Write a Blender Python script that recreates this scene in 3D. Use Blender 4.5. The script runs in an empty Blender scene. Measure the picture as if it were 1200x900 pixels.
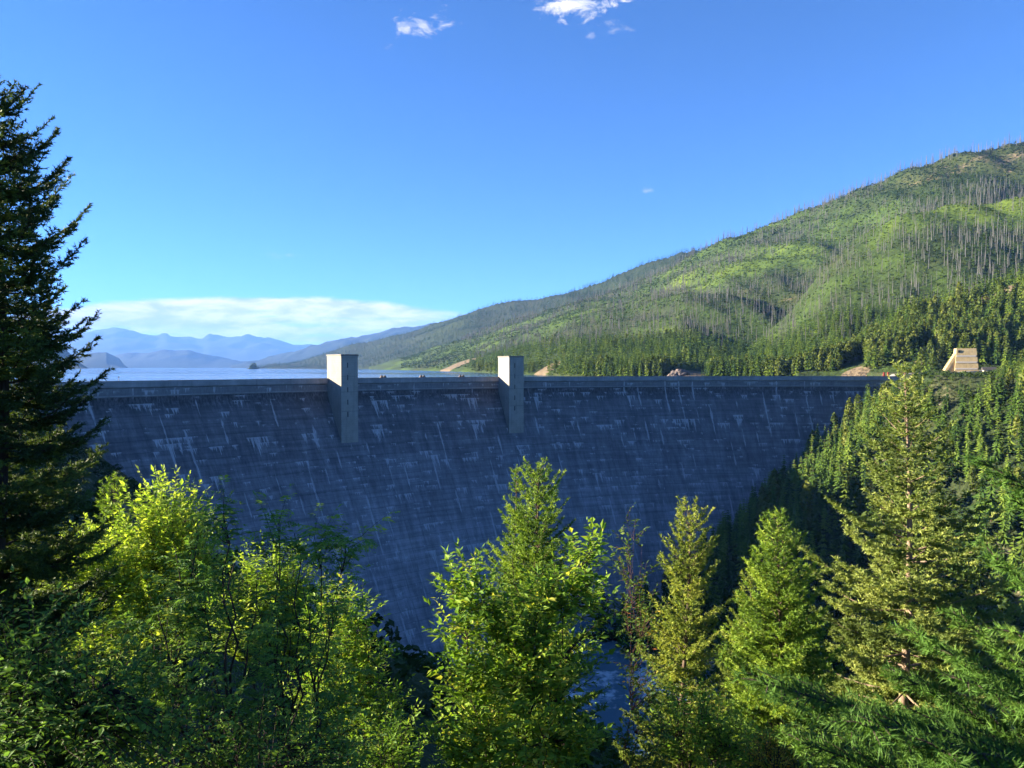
import bpy, math, random
import numpy as np

C = bpy.context.scene.collection
SC = bpy.context.scene
rng = np.random.default_rng(7)
F, CX, CY = 873.0, 600.0, 450.0          # pinhole used to size things, photo is 1200 x 900
HC = 7.4                                  # camera height above the dam crest (z = 0)
TILT = math.atan(19.5 / F)
LAKE = -6.0
R = math.radians

def W(px, py, Y):
    """world point seen at a photo pixel at forward distance Y"""
    xc, yc = (px - CX) / F, -(py - CY) / F
    fy = math.cos(TILT) + yc * math.sin(TILT)
    fz = -math.sin(TILT) + yc * math.cos(TILT)
    k = Y / fy
    return np.array([xc * k, Y, HC + fz * k])

# ------------------------------------------------------------------ noise
def _hash(ix, iy, s):
    n = (ix.astype(np.int64) * 374761393 + iy.astype(np.int64) * 668265263 + s * 974711) & 0x7fffffff
    n = ((n ^ (n >> 13)) * 1274126177) & 0x7fffffff
    n = n ^ (n >> 16)
    return (n & 0xffff) / 65535.0
def vnoise(x, y, s=0):
    x = np.asarray(x, float); y = np.asarray(y, float)
    ix, iy = np.floor(x), np.floor(y); fx, fy = x - ix, y - iy
    fx = fx * fx * (3 - 2 * fx); fy = fy * fy * (3 - 2 * fy)
    a = _hash(ix, iy, s); b = _hash(ix + 1, iy, s); c = _hash(ix, iy + 1, s); d = _hash(ix + 1, iy + 1, s)
    return (a * (1 - fx) + b * fx) * (1 - fy) + (c * (1 - fx) + d * fx) * fy - 0.5
def fbm(x, y, s=0, oct=4):
    v = 0.0; a = 1.0
    for i in range(oct):
        v = v + a * vnoise(x * 2 ** i, y * 2 ** i, s + 17 * i); a *= 0.5
    return v
def sstep(a, b, x):
    t = np.clip((x - a) / (b - a), 0, 1); return t * t * (3 - 2 * t)

# ------------------------------------------------------------------ mesh building
class MB:
    def __init__(self):
        self.v = []; self.t = []; self.q = []; self.a = []; self.n = 0
    def add(self, v, t=None, q=None, tint=0.5):
        v = np.asarray(v, float).reshape(-1, 3)
        if t is not None and len(t): self.t.append(np.asarray(t, int) + self.n)
        if q is not None and len(q): self.q.append(np.asarray(q, int) + self.n)
        self.v.append(v); self.a.append(np.broadcast_to(np.asarray(tint, float), (len(v),)))
        self.n += len(v)
    def mesh(self, name, mat, smooth=False):
        me = bpy.data.meshes.new(name)
        if self.n:
            v = np.concatenate(self.v); a = np.concatenate(self.a)
            t = np.concatenate(self.t) if self.t else np.zeros((0, 3), int)
            q = np.concatenate(self.q) if self.q else np.zeros((0, 4), int)
            me.vertices.add(len(v)); me.vertices.foreach_set('co', v.astype(np.float32).ravel())
            li = np.concatenate([t.ravel(), q.ravel()]).astype(np.int32)
            me.loops.add(len(li)); me.loops.foreach_set('vertex_index', li)
            st = np.concatenate([np.arange(len(t)) * 3, len(t) * 3 + np.arange(len(q)) * 4]).astype(np.int32)
            me.polygons.add(len(st)); me.polygons.foreach_set('loop_start', st)
            me.polygons.foreach_set('use_smooth', np.full(len(st), smooth, dtype=bool))
            me.update(calc_edges=True)
            at = me.attributes.new('tint', 'FLOAT', 'POINT'); at.data.foreach_set('value', a.astype(np.float32))
        me.materials.append(mat)
        return me
    def obj(self, name, mat, parent=None, smooth=False, loc=None):
        o = bpy.data.objects.new(name, self.mesh(name, mat, smooth)); C.objects.link(o)
        if parent is not None: o.parent = parent
        if loc is not None: o.location = loc
        return o

def tube(mb, pts, rad, n=6, tint=0.5, cap=False):
    pts = np.asarray(pts, float); rad = np.broadcast_to(np.asarray(rad, float), (len(pts),))
    tan = np.gradient(pts, axis=0); tan /= np.linalg.norm(tan, axis=1)[:, None] + 1e-9
    ref = np.where(np.abs(tan[:, 2:3]) > 0.9, np.array([[1., 0, 0]]), np.array([[0, 0, 1.]]))
    u = np.cross(tan, ref); u /= np.linalg.norm(u, axis=1)[:, None] + 1e-9
    w = np.cross(tan, u)
    ang = np.arange(n) * 2 * math.pi / n
    ring = u[:, None, :] * np.cos(ang)[None, :, None] + w[:, None, :] * np.sin(ang)[None, :, None]
    v = (pts[:, None, :] + ring * rad[:, None, None]).reshape(-1, 3)
    i = np.arange(len(pts) - 1)[:, None] * n; j = np.arange(n)[None, :]; k = (j + 1) % n
    q = np.stack([i + j, i + k, i + n + k, i + n + j], -1).reshape(-1, 4)
    mb.add(v, q=q, tint=tint)

def box(mb, lo, hi, M=None, tint=0.5, taper=0.0):
    lo = np.array(lo, float); hi = np.array(hi, float)
    v = np.array([[x, y, z] for z in (lo[2], hi[2]) for y in (lo[1], hi[1]) for x in (lo[0], hi[0])])
    if taper:
        c = (lo + hi) / 2
        v[4:, :2] = c[:2] + (v[4:, :2] - c[:2]) * (1 - taper)
    if M is not None: v = np.array([M(p) for p in v])
    q = [[0, 2, 3, 1], [4, 5, 7, 6], [0, 1, 5, 4], [2, 6, 7, 3], [0, 4, 6, 2], [1, 3, 7, 5]]
    mb.add(v, q=q, tint=tint)

def grid(mb, X, Y, Z, tint=0.5):
    n, m = X.shape
    idx = np.arange(n * m).reshape(n, m)
    q = np.stack([idx[:-1, :-1], idx[:-1, 1:], idx[1:, 1:], idx[1:, :-1]], -1).reshape(-1, 4)
    mb.add(np.stack([X, Y, Z], -1).reshape(-1, 3), q=q, tint=np.asarray(tint).ravel() if np.ndim(tint) else tint)

def scatter(mb, tmpl, pos, sx, sz, rot, tint):
    """merge copies of a template (v, q, t) : pos (n,3), horizontal and vertical scale, rotation, tint"""
    tv, tq, tt = tmpl
    n = len(pos)
    if n == 0: return
    c, s = np.cos(rot)[:, None], np.sin(rot)[:, None]
    x = (tv[None, :, 0] * c - tv[None, :, 1] * s) * sx[:, None] + pos[:, 0:1]
    y = (tv[None, :, 0] * s + tv[None, :, 1] * c) * sx[:, None] + pos[:, 1:2]
    z = tv[None, :, 2] * sz[:, None] + pos[:, 2:3]
    off = (np.arange(n) * len(tv))[:, None, None]
    q = (tq[None] + off).reshape(-1, 4) if len(tq) else None
    t = (tt[None] + off).reshape(-1, 3) if len(tt) else None
    mb.add(np.stack([x, y, z], -1).reshape(-1, 3), t=t, q=q, tint=np.repeat(tint, len(tv)))

# ------------------------------------------------------------------ properties
def tag(o, label=None, cat=None, group=None, kind=None):
    if label: o['label'] = label
    if cat: o['category'] = cat
    if group: o['group'] = group
    if kind: o['kind'] = kind
    return o
def empty(name, loc, label=None, cat=None, group=None, rotz=0.0):
    o = bpy.data.objects.new(name, None); C.objects.link(o)
    o.location = loc; o.rotation_euler = (0, 0, rotz); o.empty_display_size = 0.2
    return tag(o, label, cat, group)

# ------------------------------------------------------------------ materials
def newmat(name):
    m = bpy.data.materials.new(name); m.use_nodes = True
    nt = m.node_tree; nt.nodes.clear()
    out = nt.nodes.new('ShaderNodeOutputMaterial')
    return m, nt, out
class NB:
    """small node helper"""
    def __init__(s, nt): s.nt = nt
    def n(s, t, **kw):
        nd = s.nt.nodes.new(t)
        for k, v in kw.items():
            if k.startswith('_'): setattr(nd, k[1:], v)
        return nd
    def link(s, a, b): s.nt.links.new(a, b)
    def val(s, sock, v):
        if isinstance(v, bpy.types.NodeSocket): s.link(v, sock)
        else: sock.default_value = v
    def math(s, op, a, b=0.0, c=0.0, clamp=False):
        nd = s.nt.nodes.new('ShaderNodeMath'); nd.operation = op; nd.use_clamp = clamp
        s.val(nd.inputs[0], a); s.val(nd.inputs[1], b); s.val(nd.inputs[2], c); return nd.outputs[0]
    def smooth(s, v, a, b):
        nd = s.nt.nodes.new('ShaderNodeMapRange'); nd.interpolation_type = 'SMOOTHSTEP'
        s.val(nd.inputs[0], v); s.val(nd.inputs[1], a); s.val(nd.inputs[2], b); return nd.outputs[0]
    def noise(s, vec, scale, detail=3.0, rough=0.55, dist=0.0):
        nd = s.nt.nodes.new('ShaderNodeTexNoise')
        if vec is not None: s.link(vec, nd.inputs['Vector'])
        nd.inputs['Scale'].default_value = scale; nd.inputs['Detail'].default_value = detail
        nd.inputs['Roughness'].default_value = rough; nd.inputs['Distortion'].default_value = dist
        return nd.outputs[0]
    def comb(s, x, y, z):
        nd = s.nt.nodes.new('ShaderNodeCombineXYZ')
        s.val(nd.inputs[0], x); s.val(nd.inputs[1], y); s.val(nd.inputs[2], z); return nd.outputs[0]
    def sep(s, v):
        nd = s.nt.nodes.new('ShaderNodeSeparateXYZ'); s.link(v, nd.inputs[0]); return nd.outputs
    def mix(s, f, a, b, blend='MIX'):
        nd = s.nt.nodes.new('ShaderNodeMix'); nd.data_type = 'RGBA'; nd.blend_type = blend
        s.val(nd.inputs[0], f)
        s.val(nd.inputs[6], a if not isinstance(a, tuple) else (*a, 1.0)[:4])
        s.val(nd.inputs[7], b if not isinstance(b, tuple) else (*b, 1.0)[:4]); return nd.outputs[2]
    def ramp(s, f, stops, interp='LINEAR'):
        nd = s.nt.nodes.new('ShaderNodeValToRGB'); s.link(f, nd.inputs[0]); cr = nd.color_ramp; cr.interpolation = interp
        while len(cr.elements) < len(stops): cr.elements.new(0.5)
        for e, (p, c) in zip(cr.elements, stops): e.position = p; e.color = (*c, 1.0)
        return nd.outputs[0]
    def attr(s, name):
        nd = s.nt.nodes.new('ShaderNodeAttribute'); nd.attribute_name = name; return nd.outputs['Fac']
    def pos(s):
        return s.nt.nodes.new('ShaderNodeNewGeometry').outputs['Position']
    def bump(s, h, strength, dist):
        nd = s.nt.nodes.new('ShaderNodeBump'); s.link(h, nd.inputs['Height'])
        nd.inputs['Strength'].default_value = strength; nd.inputs['Distance'].default_value = dist; return nd.outputs[0]
    def principled(s, out, color, rough=0.8, normal=None, spec=0.3):
        p = s.nt.nodes.new('ShaderNodeBsdfPrincipled')
        s.val(p.inputs['Base Color'], color if not isinstance(color, tuple) else (*color, 1.0))
        s.val(p.inputs['Roughness'], rough); p.inputs['Specular IOR Level'].default_value = spec
        if normal is not None: s.link(normal, p.inputs['Normal'])
        s.link(p.outputs[0], out.inputs['Surface']); return p

def leaf_mat(name, stops, trans=0.35, tcol=(1.0, 1.0, 0.45), gloss=0.12, rough=0.6, objrand=0.0):
    """foliage: diffuse + light passing through, colour spread by the per-leaf tint"""
    m, nt, out = newmat(name); b = NB(nt)
    f = b.attr('tint')
    if objrand:
        r = nt.nodes.new('ShaderNodeObjectInfo').outputs['Random']
        f = b.math('MULTIPLY_ADD', b.math('SUBTRACT', r, 0.5), objrand, f)
    col = b.ramp(f, stops)
    p = nt.nodes.new('ShaderNodeBsdfPrincipled'); b.link(col, p.inputs['Base Color'])
    p.inputs['Roughness'].default_value = rough; p.inputs['Specular IOR Level'].default_value = gloss
    tr = nt.nodes.new('ShaderNodeBsdfTranslucent')
    b.link(b.mix(1.0, col, tcol, 'MULTIPLY'), tr.inputs[0])
    mx = nt.nodes.new('ShaderNodeMixShader'); mx.inputs[0].default_value = trans
    b.link(p.outputs[0], mx.inputs[1]); b.link(tr.outputs[0], mx.inputs[2]); b.link(mx.outputs[0], out.inputs['Surface'])
    return m

def bark_mat(name, c0, c1, scale=6.0):
    m, nt, out = newmat(name); b = NB(nt)
    tc = nt.nodes.new('ShaderNodeTexCoord').outputs['Object']
    mp = nt.nodes.new('ShaderNodeMapping'); b.link(tc, mp.inputs[0]); mp.inputs['Scale'].default_value = (4, 4, 0.8)
    n = b.noise(mp.outputs[0], scale, 4)
    col = b.ramp(n, [(0.3, c0), (0.7, c1)])
    b.principled(out, col, 0.9, b.bump(n, 0.5, 0.03), 0.15)
    return m

FIR_DARK = leaf_mat('spruce_needles', [(0.0, (0.026, 0.048, 0.020)), (0.6, (0.055, 0.092, 0.026)), (1.0, (0.12, 0.17, 0.03))], 0.26)
FIR_LIT = leaf_mat('fir_needles', [(0.0, (0.070, 0.130, 0.024)), (0.55, (0.165, 0.27, 0.036)), (1.0, (0.30, 0.39, 0.055))], 0.34)
FIR_YEL = leaf_mat('larch_needles', [(0.0, (0.085, 0.130, 0.028)), (0.55, (0.20, 0.26, 0.046)), (1.0, (0.35, 0.38, 0.07))], 0.36)
PINE = leaf_mat('douglas_fir_needles', [(0.0, (0.080, 0.115, 0.030)), (0.55, (0.175, 0.235, 0.055)), (1.0, (0.33, 0.37, 0.10))], 0.30)
NEAR_FIR = leaf_mat('near_fir_needles', [(0.0, (0.048, 0.110, 0.022)), (0.6, (0.090, 0.185, 0.032)), (1.0, (0.16, 0.26, 0.045))], 0.3)
LEAF_G = leaf_mat('green_leaves', [(0.0, (0.075, 0.155, 0.024)), (0.5, (0.16, 0.29, 0.034)), (0.88, (0.29, 0.41, 0.050)), (1.0, (0.42, 0.43, 0.07))], 0.45)
LEAF_D = leaf_mat('shade_leaves', [(0.0, (0.075, 0.150, 0.038)), (0.55, (0.14, 0.265, 0.05)), (0.9, (0.23, 0.36, 0.06)), (1.0, (0.36, 0.43, 0.07))], 0.45)
LEAF_Y = leaf_mat('yellow_green_leaves', [(0.0, (0.14, 0.25, 0.036)), (0.5, (0.28, 0.41, 0.055)), (1.0, (0.44, 0.52, 0.09))], 0.5)
LEAF_R = leaf_mat('autumn_leaves', [(0.0, (0.05, 0.10, 0.02)), (0.6, (0.09, 0.15, 0.03)), (0.86, (0.15, 0.22, 0.035)), (0.95, (0.42, 0.30, 0.03)), (1.0, (0.34, 0.14, 0.05))], 0.42)
LEAF_O = leaf_mat('golden_leaves', [(0.0, (0.25, 0.24, 0.03)), (0.6, (0.45, 0.33, 0.03)), (1.0, (0.5, 0.22, 0.04))], 0.45)
FOREST = leaf_mat('forest_foliage', [(0.0, (0.017, 0.040, 0.010)), (0.5, (0.048, 0.090, 0.014)), (1.0, (0.13, 0.185, 0.024))], 0.2)
FOREST_OBJ = leaf_mat('conifer_foliage', [(0.0, (0.032, 0.068, 0.016)), (0.5, (0.080, 0.142, 0.022)), (1.0, (0.17, 0.235, 0.034))], 0.22, objrand=0.9)
ASPEN = leaf_mat('aspen_foliage', [(0.0, (0.04, 0.068, 0.013)), (0.5, (0.085, 0.115, 0.020)), (1.0, (0.15, 0.17, 0.032))], 0.3, objrand=0.8)
BRUSH = leaf_mat('brush_foliage', [(0.0, (0.018, 0.036, 0.009)), (0.5, (0.040, 0.070, 0.013)), (1.0, (0.100, 0.146, 0.017))], 0.25)
BARK = bark_mat('bark', (0.05, 0.035, 0.025), (0.16, 0.115, 0.08))
BARK_P = bark_mat('pinkish_bark', (0.13, 0.09, 0.065), (0.32, 0.23, 0.165))
BARK_D = bark_mat('dark_bark', (0.018, 0.013, 0.012), (0.06, 0.045, 0.035))
BARK_R = bark_mat('red_bark', (0.05, 0.026, 0.022), (0.12, 0.06, 0.045))
SNAG = bark_mat('dead_wood', (0.065, 0.066, 0.064), (0.15, 0.148, 0.138), 3.0)

def concrete_mat(name, c0, c1, scale=0.15):
    m, nt, out = newmat(name); b = NB(nt)
    p = b.pos(); n = b.noise(p, scale, 5, 0.65)
    z = b.sep(p)[2]
    ln = b.math('FRACT', b.math('DIVIDE', z, 1.52))
    line = b.smooth(b.math('ABSOLUTE', b.math('SUBTRACT', ln, 0.5)), 0.44, 0.5)
    st = nt.nodes.new('ShaderNodeMapping'); b.link(p, st.inputs[0]); st.inputs['Scale'].default_value = (1.2, 1.2, 0.08)
    s = b.noise(st.outputs[0], 0.6, 4, 0.6)
    col = b.ramp(n, [(0.3, c0), (0.7, c1)])
    col = b.mix(b.math('MULTIPLY', line, 0.35), col, tuple(x * 0.5 for x in c0))
    col = b.mix(b.math('MULTIPLY', b.smooth(s, 0.5, 0.72), 0.4), col, tuple(x * 0.55 for x in c0))
    b.principled(out, col, 0.9, b.bump(n, 0.3, 0.2), 0.2)
    return m
CONC = concrete_mat('tower_concrete', (0.23, 0.205, 0.17), (0.32, 0.287, 0.24))
CONC_L = concrete_mat('pale_concrete', (0.29, 0.222, 0.118), (0.42, 0.325, 0.178), 0.3)
CONC_P = concrete_mat('parapet_concrete', (0.17, 0.165, 0.16), (0.30, 0.29, 0.28), 0.12)

def plain(name, col, rough=0.7):
    m, nt, out = newmat(name); b = NB(nt)
    n = b.noise(b.pos(), 3.0, 3)
    c = b.mix(n, tuple(x * 0.75 for x in col), tuple(min(1, x * 1.2) for x in col))
    b.principled(out, c, rough); return m
DARK = plain('dark_glass', (0.012, 0.013, 0.016), 0.25)
CAPM = plain('tower_roof_edge', (0.13, 0.115, 0.10))
RUST = plain('rusty_steel', (0.06, 0.034, 0.03))
REDP = plain('red_paint', (0.45, 0.05, 0.03), 0.5)
ROOFM = plain('dark_roofing', (0.05, 0.045, 0.042))
SIDING = plain('pale_siding', (0.40, 0.36, 0.31))
ROADM = plain('pale_asphalt', (0.30, 0.28, 0.25))
STEEL = plain('galvanised_steel', (0.32, 0.33, 0.34), 0.45)

# ------------------------------------------------------------------ dam geometry (a circular arc in plan)
DC = np.array([222.0, 112.0]); DR = 528.0
TH0, TH1 = R(155.0), R(76.0)
def dam_pt(th, off, z):
    return np.array([DC[0] + (DR - off) * math.cos(th), DC[1] + (DR - off) * math.sin(th), z])
def face_off(h):
    return np.where(h < 9, 0.0, np.where(h < 14, 0.62 * (h - 9) ** 2 / 10.0, 0.62 * (h - 11.5)))
def th_at_px(px, off):
    u = (px - CX) / F; r = DR - off
    a = u * u + 1; bq = -2 * (u * DC[0] + DC[1]); cq = DC[0] ** 2 + DC[1] ** 2 - r * r
    z = (-bq + math.sqrt(bq * bq - 4 * a * cq)) / (2 * a)
    return math.atan2(z - DC[1], u * z - DC[0])

# ------------------------------------------------------------------ terrain functions
CL = np.array([[60, 640], [0, 470], [60, 380], [170, 250], [320, 120], [500, 0], [700, -150], [1100, -420]], float)
def river_d(x, y):
    """distance to the river line, + on the right (east) bank, and position along it"""
    best = np.full(np.shape(x), 1e9); sgn = np.ones(np.shape(x)); tt = np.zeros(np.shape(x))
    for i in range(len(CL) - 1):
        a, b2 = CL[i], CL[i + 1]; d = b2 - a; L = np.hypot(*d); d = d / L
        rx, ry = x - a[0], y - a[1]
        t = np.clip(rx * d[0] + ry * d[1], 0, L)
        ex, ey = rx - t * d[0], ry - t * d[1]
        dist = np.hypot(ex, ey)
        cr = d[0] * ry - d[1] * rx
        m = dist < best
        best = np.where(m, dist, best); sgn = np.where(m, np.where(cr > 0, 1.0, -1.0), sgn)
        tt = np.where(m, i + t / L, tt)
    return best * sgn, tt
def ground_z(x, y):
    x = np.asarray(x, float); y = np.asarray(y, float)
    d, t = river_d(x, y)
    near_dam = sstep(3.0, 1.6, t)
    right = -168 + (0.80 + 0.06 * near_dam) * np.maximum(np.abs(d) - (36 + 36 * near_dam), 0)
    rt = 1.5
    right = np.where(right > rt, rt + (right - rt) * 0.03, right)
    sl = 0.66 + 0.16 * sstep(150, 360, y)
    left = -168 + sl * np.maximum(np.abs(d) - (36 + 39 * near_dam), 0)
    left = np.where(left > 6, 6 + (left - 6) * 0.12, left)
    z = np.where(d > 0, right, left)
    slope = np.clip((z + 168) / 30.0, 0, 1)
    nearcam = sstep(20, 90, np.hypot(x, y))
    z = z + slope * nearcam * (9 * fbm(x / 70, y / 70, 3) + 3 * fbm(x / 18, y / 18, 5)) * sstep(8, -12, z)
    z = z + nearcam * 0.6 * fbm(x / 9, y / 9, 8)
    # camera terrace: eye height over the slope edge
    c = np.exp(-(x * x + y * y) / (2 * 30.0 ** 2))
    nz = HC - 1.7 - 0.68 * np.maximum(y - 0.6, 0) - 0.03 * np.minimum(y, 0) - 0.10 * np.clip(x, -20, 20) * sstep(0, 6, y)
    z = z * (1 - c) + c * nz
    # lake bed behind the dam
    rho = np.hypot(x - DC[0], y - DC[1]); th = np.arctan2(y - DC[1], x - DC[0])
    inlake = (rho > DR + 6) & (th > R(78.5)) & (th < R(152))
    z = np.where(inlake, np.minimum(z, LAKE - 8 - 0.15 * (rho - DR)), z)
    return z

def ridge(px, py, dc, df, foot=LAKE, back=0.35, p=0.95):
    return dict(px=np.array(px, float), py=np.array(py, float), dc=np.array(dc, float), df=np.array(df, float), foot=foot, back=back, p=p)
RB = ridge([430, 480, 533, 592, 675, 737, 800, 850, 900, 960, 1000, 1050, 1100, 1150, 1200, 1300, 1450, 1700],
           [431, 417, 400, 379, 353, 335, 305, 281, 263, 242, 223, 204, 186, 175, 169, 160, 165, 190],
           [5200, 4800, 4400, 4000, 3500, 3300, 3050, 2900, 2750, 2600, 2500, 2400, 2300, 2250, 2200, 2100, 2000, 1900],
           [5000, 3300, 2300, 1520, 1100, 1000, 930, 890, 850, 800, 770, 740, 720, 700, 690, 680, 670, 660])
RB['pp'] = ([800, 1000, 1700], [1.0, 1.75, 1.75])
RCc = ridge([800, 875, 930, 970, 1005, 1049, 1102, 1155, 1200, 1300, 1450, 1700],
            [438, 408, 362, 306, 276, 254, 242, 238, 232, 225, 225, 240],
            [1250, 1350, 1420, 1480, 1500, 1500, 1480, 1450, 1420, 1400, 1380, 1350],
            [850, 830, 820, 800, 790, 770, 750, 740, 730, 720, 710, 700], back=0.30, p=1.35)
RD = ridge([930, 975, 1010, 1070, 1102, 1155, 1200, 1300, 1450, 1700],
           [440, 428, 405, 368, 360, 343, 329, 305, 290, 300],
           [800, 840, 870, 900, 900, 890, 880, 860, 840, 820],
           [790, 760, 730, 700, 690, 680, 670, 660, 650, 640], foot=-3, back=0.12, p=0.9)
RA = ridge([285, 330, 362, 400, 440, 480, 520, 560, 600, 640, 680, 720, 760, 790, 860, 920],
           [431, 427, 420, 409, 399, 389, 377, 363, 355, 348, 338, 323, 307, 297, 290, 290],
           [9500, 9200, 8900, 8500, 8000, 7500, 7000, 6500, 6100, 5700, 5300, 4900, 4600, 4400, 4200, 4200],
           [9300, 8000, 7200, 6500, 5600, 4700, 4000, 3600, 3400, 3300, 3200, 3100, 3000, 2900, 2800, 2800])
def ridge_z(r, px, D, rough=1.0):
    py = np.interp(px, r['px'], r['py']); dc = np.interp(px, r['px'], r['dc']); df = np.interp(px, r['px'], r['df'])
    zc = HC + (430.5 - py) / F * dc
    t = np.clip((D - df) / np.maximum(dc - df, 1), 0, 1)
    pw = np.interp(px, *r['pp']) if 'pp' in r else r['p']
    z = r['foot'] + (zc - r['foot']) * t ** pw
    z = np.where(D > dc, zc - (D - dc) * r['back'], z)
    z = np.where(D < df, r['foot'] - (df - D) * 0.4, z)
    z = np.where((px < r['px'][0]), -60.0, z)
    x = (px - CX) / F * D
    amp = rough * np.clip((zc - r['foot']) * 0.17, 1, 90) * np.sin(math.pi * np.clip(t, 0, 1)) ** 0.8
    z = z + amp * (1.3 * fbm(x / (0.16 * dc), D / (0.30 * dc), 21, 4))
    z = z + rough * 0.006 * dc * fbm(x / (0.035 * dc), D / (0.05 * dc), 31, 2) * np.clip(t * 3, 0, 1)
    return z
def hill_z(x, y):
    px = CX + F * x / y
    return np.maximum(np.maximum(ridge_z(RB, px, y), ridge_z(RCc, px, y, 0.7)), ridge_z(RD, px, y, 0.5))
def far_z(x, y):
    return ridge_z(RA, CX + F * x / y, y)

# ------------------------------------------------------------------ terrain meshes
def terrain_mat(name, stops, nscale, rock=None, bumpd=3.0):
    m, nt, out = newmat(name); b = NB(nt)
    p = b.pos(); a = b.attr('tint')
    n = b.noise(p, nscale, 6, 0.6); n2 = b.noise(p, nscale * 7, 4, 0.6)
    f = b.math('MULTIPLY_ADD', b.math('SUBTRACT', n, 0.5), 0.9, a)
    f = b.math('MULTIPLY_ADD', b.math('SUBTRACT', n2, 0.5), 0.6, f)
    col = b.ramp(f, stops)
    b.principled(out, col, 0.95, b.bump(n2, 0.9, bumpd), 0.1)
    return m
GROUND_M = terrain_mat('forest_floor', [(0.0, (0.40, 0.36, 0.26)), (0.25, (0.24, 0.215, 0.13)), (0.45, (0.045, 0.052, 0.022)), (0.75, (0.026, 0.042, 0.015)), (1.0, (0.05, 0.075, 0.02))], 0.03)
HILL_M = terrain_mat('hillside_brush', [(0.0, (0.15, 0.115, 0.075)), (0.15, (0.045, 0.055, 0.018)), (0.45, (0.026, 0.042, 0.012)), (0.72, (0.044, 0.074, 0.013)), (1.0, (0.085, 0.125, 0.015))], 0.012, bumpd=6.0)
FAR_M = terrain_mat('far_forest_cover', [(0.0, (0.028, 0.034, 0.018)), (0.5, (0.018, 0.028, 0.012)), (1.0, (0.032, 0.044, 0.014))], 0.004, bumpd=14.0)

def build_ground():
    xs = np.concatenate([np.arange(-900, -60, 12), np.arange(-60, 60, 2.5), np.arange(60, 920, 10)])
    ys = np.concatenate([np.arange(-400, -20, 16), np.arange(-20, 70, 2.5), np.arange(70, 760, 8)])
    X, Y = np.meshgrid(xs, ys)
    Z = ground_z(X, Y)
    d, t = river_d(X, Y)
    veg = 0.62 + 0.5 * fbm(X / 40, Y / 40, 11)
    veg = np.where(Z < -150, veg * sstep(-166, -148, Z) * 0.9, veg)
    bank = sstep(-50, -85, Z) * sstep(0, -15, X) * sstep(-185, -160, X) * sstep(185, 220, Y)
    veg = veg * (1 - .9 * bank)
    mb = MB(); grid(mb, X, Y, Z, np.clip(veg, 0, 1))
    tag(mb.obj('ground', GROUND_M, smooth=True), kind='structure')
def bare(px, D):
    b = 0.0
    for cx, cd, rx, rd in ((1150, 868, 44, 16), (1001, 748, 17, 26), (806, 948, 26, 34), (1085, 742, 14, 18), (528, 2560, 34, 110), (640, 1330, 16, 40)):
        b = np.maximum(b, np.clip(1.6 - ((px - cx) / rx) ** 2 - ((D - cd) / rd) ** 2, 0, 1))
    return b
def build_hills():
    px = np.arange(425, 1720, 4.0)
    D = np.geomspace(640, 6200, 240)
    PX, DD = np.meshgrid(px, D); X = (PX - CX) / F * DD
    Z = np.maximum(hill_z(X, DD), -60)
    veg = 0.54 + 0.62 * fbm(X / 320, DD / 360, 41)
    zc = ridge_z(RCc, PX, DD, 0.7)
    spur = np.exp(-((DD - np.interp(PX, RCc['px'], RCc['dc'])) / 170) ** 2) * sstep(975, 1040, PX)
    veg = veg + 0.45 * spur
    veg = np.where(DD < np.interp(PX, RD['px'], RD['dc']) + 20, veg + 0.12, veg)
    veg = veg * (1 - bare(PX, DD)) - .35 * bare(PX, DD)
    mb = MB(); grid(mb, X, DD, Z, np.clip(veg, -.3, 1))
    tag(mb.obj('hill', HILL_M, smooth=True), kind='structure')
    px = np.arange(280, 930, 3.0); D = np.geomspace(2700, 10500, 130)
    PX, DD = np.meshgrid(px, D); X = (PX - CX) / F * DD
    Z = np.maximum(far_z(X, DD), -80)
    mb = MB(); grid(mb, X, DD, Z, np.clip(0.5 + 0.6 * fbm(X / 500, DD / 600, 43), 0, 1))
    tag(mb.obj('hill', FAR_M, smooth=True), kind='structure')
def build_mountains():
    def mk(name, pxs, pys, dc, df, rough, n=150, p=0.9):
        pxs = np.array(pxs, float); r = ridge(pxs, pys, [dc] * len(pxs), [df] * len(pxs), foot=LAKE - 2, back=0.3, p=p)
        px = np.linspace(pxs[0], pxs[-1], n); D = np.linspace(df * 0.99, dc + (dc - df) * 0.5, 50)
        PX, DD = np.meshgrid(px, D); X = (PX - CX) / F * DD
        Z = ridge_z(r, PX, DD, 0.5)
        dcx = dc + 0 * PX
        Z = Z + rough * sstep(df, dc, DD) * (fbm(X / (0.018 * dc), DD / (0.03 * dc), 51, 4))
        mb = MB(); grid(mb, X, DD, np.maximum(Z, -60), 0.5 + 0.5 * fbm(X / 900, DD / 900, 5))
        tag(mb.obj(name, FAR_M, smooth=True), kind='structure')
    mk('mountain', [-160, -60, 40, 75, 95, 115, 135, 160, 185, 195, 215, 237, 245, 265, 290, 305, 325, 345, 380, 430, 520],
       [395, 400, 396, 394, 391, 388, 385, 390, 394, 391, 394, 396, 392, 395, 391, 394, 397, 402, 408, 414, 425], 44000, 33000, 330)
    mk('mountain', [110, 145, 170, 200, 220, 245, 270, 300, 330], [424, 415, 413, 409, 410, 416, 420, 424, 431], 25000, 22000, 90)
    mk('mountain', [270, 300, 340, 372, 400, 430, 470, 520, 600], [431, 422, 411, 404, 398, 392, 385, 378, 372], 21000, 16500, 110)
    mk('hill', [40, 85, 100, 125, 140, 146, 150], [420, 418, 415, 413.5, 421, 429, 431.6], 17000, 15700, 45)
    mk('hill', [-500, -300, -120, 0, 40, 60, 72, 86, 100, 104], [380, 378, 385, 396, 402, 405, 409, 418, 430, 434], 9000, 8000, 40)

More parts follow.
